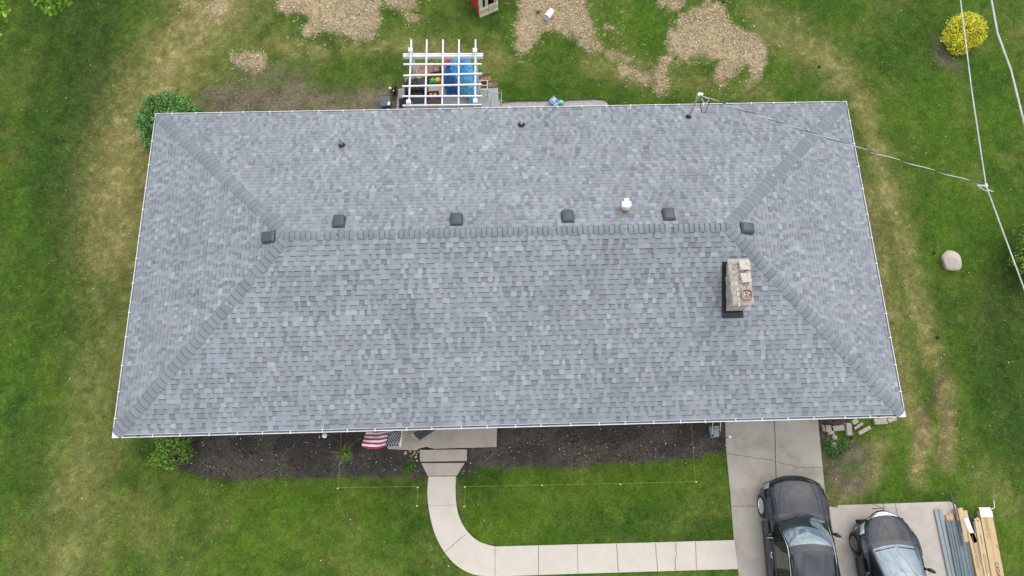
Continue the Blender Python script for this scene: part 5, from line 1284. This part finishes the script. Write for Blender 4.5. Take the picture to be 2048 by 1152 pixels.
def catmull(P, t):
    n = len(P)-1; k = min(int(t*n), n-1); f = t*n-k
    p0, p1, p2, p3 = P[max(k-1, 0)], P[k], P[k+1], P[min(k+2, n)]
    return tuple(.5*(2*b+(c-a)*f+(2*a-5*b+4*c-d)*f*f+(3*b-a-3*c+d)*f**3) for a, b, c, d in zip(p0, p1, p2, p3))
def car(name, lab, x, y, rz, S):
    """y is the foremost point; local axes: +y forward, s measured backwards from the nose"""
    root = thing(name, lab, 'car', (x, y, 0), rz)
    Lc = S['len']; wf = curve(*S['w']); shf = curve(*S['zsh']); ztf = curve(*S['zt']); hwf = curve(*S['wh']); zl0 = curve(*S['zlow']); bow = curve(*S['bow'])
    wr = S['wr']; axles = S['axles']; Ra = wr+.055
    def zlow(s):
        z = zl0(s)
        for a in axles:
            if abs(s-a) < Ra: z = max(z, wr+math.sqrt(Ra*Ra-(s-a)**2))
        return z
    def body(s, v):
        """v 0 at the sill to 1 on the centre line"""
        W_, sh, zt_, h_ = wf(s), shf(s), ztf(s), hwf(s); zl = min(zlow(s), sh-.10)
        P = [(W_*S['tuck'], zl), (W_*.995, zl+.30*(sh-zl)), (W_, zl+.62*(sh-zl)), (W_*.985, zl+.86*(sh-zl)), (h_, sh), (h_*.86, sh+.50*(zt_-sh)), (h_*.70, sh+.74*(zt_-sh)), (h_*.36, sh+.95*(zt_-sh)), (0, zt_)]
        X_, Z_ = catmull(P, v); X_ = max(X_, 0); q = X_/max(W_, .01)
        return Vector((X_, -s-bow(s)*q**2.2, Z_))
    gs = S['g']; gz, gw, gb, gr, gbw = curve(*gs['z']), curve(*gs['w']), curve(*gs['belt']), curve(*gs['roofw']), curve(*gs['bow'])
    def house_(s, v):
        zr, wb, zb_, rw = gz(s), gw(s), gb(s), gr(s); zr = max(zr, zb_+.01); e_ = zr-.035-.02*min(1, (zr-zb_)/.3)
        e_ = max(e_, zb_+.004)
        P = [(wb, zb_), (lerp(wb, rw, .35), lerp(zb_, e_, .40)), (lerp(wb, rw, .78), lerp(zb_, e_, .82)), (rw, e_), (rw*.93, lerp(e_, zr, .42)), (rw*.72, lerp(e_, zr, .76)), (rw*.38, lerp(e_, zr, .95)), (0, zr)]
        X_, Z_ = catmull(P, v); X_ = max(X_, 0)
        return Vector((X_, -s-gbw(s)*(X_/.8)**2, Z_))
    def mirror_grid(mb, fn, ss, vs, mi=0, off=0.0):
        rows = []
        for s in ss:
            half = [fn(s, v) for v in vs]
            rows.append([Vector((-q.x, q.y, q.z)) for q in half]+[q for q in half[::-1][1 if vs[-1] == 1 else 0:]])
        mb.grid(rows, mi); return rows
    def patch(nm, fn, s0, s1, v0, v1, m, off=.006, side=0, ns=16, nv_=12, par=None, skirt=.012, smooth=True, sfun=None):
        """panel following the surface, standing a few millimetres proud, with turned-in edges; side -1/+1, or 0 = across the centre"""
        mb = MB(); G = []
        def pt(s, v, sg, o_):
            e_ = .004; a = fn(s+e_, v)-fn(s-e_, v); v_lo, v_hi = max(v-e_, 0), min(v+e_, 1); b = fn(s, v_hi)-fn(s, v_lo); n = a.cross(b)
            if n.length < 1e-9: n = Vector((0,0,1))
            n.normalize(); c = fn(s, v)
            if n.dot(Vector((c.x, 0, c.z-.5))) < 0: n = -n
            q = c+n*o_
            if v >= .9999: q.x = 0
            return Vector((sg*q.x, q.y, q.z))
        def coords():
            out = []
            for i in range(ns+1):
                t = i/ns; row = []
                if side: js = [(v0+(v1-v0)*j/nv_, side) for j in range(nv_+1)]
                else: js = [(v0+(1-v0)*j/nv_, -1) for j in range(nv_+1)]+[(v0+(1-v0)*j/nv_, 1) for j in range(nv_-1, -1, -1)]
                for v, sg in js:
                    a_, b_ = (s0, s1) if sfun is None else sfun(v); row.append((a_+(b_-a_)*t, v, sg))
                out.append(row)
            return out
        Cc = coords(); top_ = [[pt(*q, off) for q in row] for row in Cc]
        flip = side == 1
        mb.grid(top_, 0, flip=flip if side else False)
        border = Cc[0]+[row[-1] for row in Cc[1:]]+Cc[-1][::-1][1:]+[row[0] for row in Cc[::-1][1:]]
        bt = top_[0]+[row[-1] for row in top_[1:]]+top_[-1][::-1][1:]+[row[0] for row in top_[::-1][1:]]
        mb.grid([bt, [pt(*q, off-skirt) for q in border]], 0)
        o = mb.build(nm, m, par or root, smooth=smooth)
        return o
    # body shell
    ss = []; s = 0.0
    while s < Lc: ss.append(s); s += .02 if s < .30 or s > Lc-.25 or any(abs(s-a) < Ra+.03 for a in axles) else .05
    ss.append(Lc); vs = [j/30 for j in range(31)]
    mb = MB(); rows = mirror_grid(mb, body, ss, vs)
    for row, sgn in ((rows[0], 1), (rows[-1], -1)):      # close nose and tail
        cz = sum((q for q in row), Vector())/len(row); prev = row
        for k in (.8, .5, .2):
            nx_ = [cz+(q-cz)*k+Vector((0, sgn*.045*(1-k*k), 0)) for q in row]; mb.grid([prev, nx_], 0); prev = nx_
        mb.add(prev, [tuple(range(len(prev)))], 0)
    bo = mb.build('body', M['paint'], root, smooth=True)
    ub = MB(); ub.box((0, -Lc/2, .40), (1.30, Lc-.5, .36)); ub.build('underbody', M['rubber'], root)
    # glasshouse shell in black
    g0, g1 = gs['s0'], gs['s1']; mb = MB(); gss = [g0+(g1-g0)*i/60 for i in range(61)]; mirror_grid(mb, house_, gss, [j/24 for j in range(25)]); mb.build('pillars', M['trim'], root, smooth=True)
    c0, c1, r1, r2 = gs['cowl'], gs['head'], gs['tail'], gs['rearend']; ev = gs['edge']
    ws = patch('windscreen', house_, c0, c1, ev, 1, M['windscreen'], .008, 0, 16, 14)
    patch('roof', house_, c1+.03, r1, ev-.06, 1, M['paint'], .010, 0, 22, 14)
    patch('rear_window', house_, r1+.04, r2, ev, 1, M['sideglass'], .008, 0, 12, 12)
    for sg in (-1, 1):
        for a, b in gs['win']: patch('side_window', house_, a, b, .05, ev-.17, M['sideglass'], .007, sg, 12, 8)
        if gs.get('chrome'):
            q = [house_(lerp(gs['win'][0][0]-.42, gs['win'][-1][1], i/24), ev-.10) for i in range(25)]; mb = MB(); mb.tube([(sg*(p_.x+.008), p_.y, p_.z+.006) for p_ in q], .008, 6); mb.build('window_trim', M['chrome'], root)
        for a, b in S['doors']: patch('door', body, a, b, .06, .44, M['paint'], .008, sg, 16, 12)
        patch('sill_cladding', body, axles[0]+Ra+.02, axles[1]-Ra-.02, .0, .13, M['cladding'], .020, sg, 12, 4)
    hd = S['hood']
    patch('bonnet', body, hd[0], hd[1], hd[2], 1, M['paint'], .009, 0, 20, 18, sfun=lambda v: (hd[0]+.10*(1-v)*0, hd[1]))
    # cowl, wipers
    mb = MB(); rows = []
    for s in (hd[1]+.01, c0+.03):
        half = [body(min(s, hd[1]+.2), v) for v in [hd[2]+(1-hd[2])*j/10 for j in range(11)]]
        half = [Vector((q.x, q.y-(s-min(s, hd[1]+.2)), q.z+.008)) for q in half]; rows.append([Vector((-q.x,q.y,q.z)) for q in half]+half[::-1][1:])
    mb.grid(rows, 0); mb.build('cowl', M['trim'], root, smooth=True)
    for xa, xb in ((-.02, -.62), (.62, .08)):
        mb = MB(); pts = []
        for i in range(10):
            t = i/9; X_ = lerp(xa, xb, t); pts.append((X_, -c0-.035-gbw(c0)*(X_/.8)**2-.10*t*(1-t)-.02, gz(c0+.05)+.028)) 
        mb.tube(pts, .010, 5); mb.build('wiper', M['dark'], root)
    # front band, grille, lamps
    fb = S['front']
    patch('grille', body, fb[0], fb[1], .30, 1, M['trim'], .012, 0, 6, 20)
    for sg in (-1, 1):
        for a, b, v0, v1, m in S['lamps']: patch('headlight', body, a, b, v0, v1, M[m], .020, sg, 8, 8)
        for a, v0 in S.get('fog', ()): patch('fog_lamp', body, a, a+.10, v0, v0+.05, M['lens'], .015, sg, 4, 4)
    if 'chrome_nose' in S:
        a, b, v0 = S['chrome_nose']; patch('nose_strip', body, a, b, v0, 1, M['chrome'], .026, 0, 4, 14)
    mb = MB(); nb_ = S['badge']
    if nb_ == 'letters':
        for k in range(4): mb.box((-.045+.03*k, -.018, ztf(0)-.02), (.018, .03, .022))
        mb.build('badge', M['chrome'], root)
    else:
        mb.box((-.02, .055, .52), (.34, .02, .11)); mb.build('number_plate', M['dark'], root)
    # mirrors
    for sg in (-1, 1):
        sM = S['mirror']; c = house_(sM, .0); mb = MB(); b0 = Vector((sg*(c.x-.02), c.y+.06, c.z+.03)); b1 = Vector((sg*(c.x+.16), c.y-.0, c.z+.06))
        mb.beam(b0, b1, .07, .035); rows = []
        for i in range(9):
            t = i/8; u = Vector((sg*(c.x+.05+.23*t), c.y+.02-.10*t*t, c.z+.075)); r_ = .085*math.sqrt(max(.02, 1-abs(2*t-1)**3)); rows.append([u+Vector((0, math.cos(k*math.pi/6)*r_*.75, math.sin(k*math.pi/6)*r_)) for k in range(12)])
        mb.grid(rows, 0, wrap=True); mb.add(rows[0], [tuple(range(12))], 0); mb.add(rows[-1], [tuple(range(12))], 0)
        mo = mb.build('mirror', M['paint'], root, smooth=True)
        mb = MB(); mb.box((sg*(c.x+.165), c.y-.085, c.z+.078), (.16, .012, .11)); mb.build('mirror_glass', M['lens'], mo)
    # sunroof, rails, handles
    if 'sunroof' in S:
        a, b, v0 = S['sunroof']; patch('sunroof', house_, a-.015, b+.015, v0-.02, 1, M['trim'], .013, 0, 6, 10); patch('sunroof_glass', house_, a, b, v0, 1, M['paint'], .017, 0, 10, 10)
    if 'rails' in S:
        for sg in (-1, 1):
            a, b = S['rails']; mb = MB(); pts = [house_(lerp(a, b, i/16), ev+.03) for i in range(17)]; mb.tube([(sg*p_.x, p_.y, p_.z+.012+.045*min(1, 8*min(i, 16-i)/16)) for i, p_ in enumerate(pts)], .016, 8); mb.build('roof_rail', M['trim'], root, smooth=True)
    for sg in (-1, 1):
        for a in S['handles']:
            c = body(a, .40); mb = MB(); mb.tube([(sg*(c.x+.005), c.y+.08, c.z), (sg*(c.x+.035), c.y+.05, c.z), (sg*(c.x+.035), c.y-.06, c.z), (sg*(c.x+.005), c.y-.09, c.z)], .012, 6); mb.build('door_handle', M['chrome'] if gs.get('chrome') else M['paint'], root)
    if 'creases' in S:
        for sg in (-1, 1):
            v_a, v_b = S['creases']; pts = [body(lerp(hd[0]+.06, hd[1]-.05, i/12), lerp(v_a, v_b, i/12)) for i in range(13)]; mb = MB(); mb.tube([(sg*p_.x, p_.y, p_.z+.010) for p_ in pts], .012, 5); mb.build('bonnet_crease', M['trim'], root, smooth=True)
    # wheels
    def wheel(xc, s, sg, steer=0):
        t = thing('wheel', None, None, (sg*xc, -s, wr), steer); t.parent = root
        mb = MB(); Rw = Matrix(((0,0,1),(0,1,0),(-1,0,0))) if sg > 0 else Matrix(((0,0,-1),(0,1,0),(1,0,0)))
        wd = .225; prof_ = [(wr*.66,-wd/2), (wr*.90,-wd/2), (wr*.975,-wd*.38), (wr,-wd*.28), (wr,wd*.28), (wr*.975,wd*.38), (wr*.90,wd/2), (wr*.66,wd/2), (wr*.64,wd*.3)]
        mb.lathe(prof_, (0,0,0), 40, Rw); mb.build('tyre', M['tyre'], t, smooth=True)
        mb = MB(); mb.lathe([(wr*.64,wd*.36), (wr*.68,wd*.48), (wr*.64,wd*.50), (wr*.60,wd*.40), (wr*.58,wd*.1)], (0,0,0), 36, Rw, mi=0); mb.lathe([(.001,wd*.05), (wr*.60,wd*.05), (wr*.60,wd*.07)], (0,0,0), 30, Rw, mi=1)
        ns = S['spokes']
        for k in range(ns):
            for dv in (-.10, .10) if S['split'] else (0,):
                a = 2*math.pi*k/ns+.2; q0 = Vector((math.cos(a+dv*.6)*wr*.12, math.sin(a+dv*.6)*wr*.12, wd*.40)); q1 = Vector((math.cos(a+dv*1.3)*wr*.62, math.sin(a+dv*1.3)*wr*.62, wd*.40))
                mb.beam(Rw @ q0, Rw @ q1, wr*(.075 if S['split'] else .17), .02, mi=0, up=tuple(Rw @ Vector((0,0,1))))
        mb.lathe([(wr*.16,wd*.34), (wr*.16,wd*.43), (wr*.10,wd*.46), (.001,wd*.46)], (0,0,0), 20, Rw, mi=0)
        mb.build('rim', [M[S['rim']], M['rubber']], t)
    for i, a in enumerate(axles):
        for sg in (-1, 1): wheel(S['track'], a, sg, S['steer'] if i == 0 else 0)
    return root
suv = dict(len=4.72, wr=.365, axles=(.90, 3.72), track=.815, spokes=10, split=False, rim='rim_bright', steer=.0, tuck=.95,
  w=([0,.10,.30,.60,1.0,2.0,3.4,4.3,4.72],[.76,.85,.925,.945,.945,.94,.94,.90,.80]), wh=([0,.10,.30,.7,1.2,1.5,3.6,4.4,4.72],[.66,.75,.81,.83,.84,.86,.87,.84,.76]),
  zlow=([0,.3,.8,4.2,4.72],[.34,.27,.26,.28,.38]), zsh=([0,.08,.30,.9,1.4,3.0,4.4,4.72],[.74,.82,.90,.985,1.03,1.06,1.07,1.0]), zt=([0,.08,.30,.9,1.4,3.0,4.4,4.72],[.80,.90,.985,1.085,1.13,1.12,1.10,1.02]),
  bow=([0,.3,.9,1.5,4.0,4.72],[.20,.16,.10,.0,.0,-.12]), hood=(.20,1.12,.47), front=(.02,.17), lamps=[(.08,.26,.34,.50,'lens')], fog=((.10,.16),), badge='letters', mirror=1.52, doors=((1.36,2.45),(2.47,3.42)), handles=(2.30,3.28), creases=(.80,.72), rails=(2.32,4.1), sunroof=(2.22,2.72,.66),
  g=dict(s0=1.12, s1=4.60, cowl=1.22, head=1.96, tail=4.05, rearend=4.50, edge=.50, chrome=True, win=[(1.78,2.72),(2.78,3.5),(3.55,4.1)],
    z=([1.12,1.22,1.58,1.94,2.25,3.2,4.0,4.4,4.6],[1.12,1.18,1.44,1.625,1.69,1.71,1.65,1.42,1.15]), w=([1.12,1.5,2.4,3.6,4.6],[.80,.86,.885,.86,.76]), belt=([1.12,1.8,3.2,4.6],[1.05,1.06,1.08,1.08]), roofw=([1.12,1.55,2.05,3.0,4.0,4.6],[.76,.70,.655,.66,.64,.62]), bow=([1.12,2.0,2.4,4.0,4.6],[.22,.12,.0,.0,-.10])))
car('parked_car', 'larger black car with bright alloy wheels and sunroof parked nose-in on the driveway', 20.10, -1.50, rad(-2.0), suv)
hat = dict(len=4.45, wr=.335, axles=(.93, 3.58), track=.765, spokes=5, split=True, rim='rim_dark', steer=.06, tuck=.94,
  w=([0,.10,.30,.60,1.0,2.0,3.4,4.1,4.45],[.50,.66,.795,.875,.90,.895,.89,.84,.72]), wh=([0,.10,.30,.7,1.2,1.5,3.6,4.1,4.45],[.42,.56,.68,.76,.79,.80,.81,.76,.66]),
  zlow=([0,.3,.8,4.0,4.45],[.28,.20,.19,.22,.32]), zsh=([0,.08,.30,.9,1.4,3.0,4.1,4.45],[.58,.66,.74,.86,.93,.96,.98,.90]), zt=([0,.08,.30,.9,1.3,3.0,4.1,4.45],[.64,.74,.82,.945,1.0,1.02,1.0,.92]),
  bow=([0,.3,.9,1.5,4.0,4.45],[.30,.24,.14,.0,.0,-.15]), hood=(.17,.84,.50), front=(.02,.12), lamps=[(.14,.50,.40,.52,'lens')], fog=((.20,.15),), chrome_nose=(.06,.15,.62), badge='plate', mirror=1.60, doors=((1.38,2.42),(2.44,3.30)), handles=(2.28,3.16),
  g=dict(s0=.86, s1=4.25, cowl=.98, head=1.98, tail=3.35, rearend=4.15, edge=.50, win=[(1.85,2.60),(2.66,3.4)],
    z=([.86,.98,1.45,1.96,2.3,3.0,3.6,4.0,4.25],[.99,1.04,1.24,1.40,1.44,1.45,1.36,1.18,1.0]), w=([.86,1.5,2.4,3.4,4.25],[.74,.80,.82,.79,.66]), belt=([.86,1.8,3.2,4.25],[.94,.955,.98,.98]), roofw=([.86,1.45,2.1,3.0,3.7,4.25],[.71,.645,.575,.57,.56,.56]), bow=([.86,2.0,2.4,3.6,4.25],[.16,.12,.0,.0,-.12])))
car('parked_car', 'smaller black hatchback with dark five-spoke wheels parked beside the siding cartons', 22.74, -2.60, rad(.8), hat)
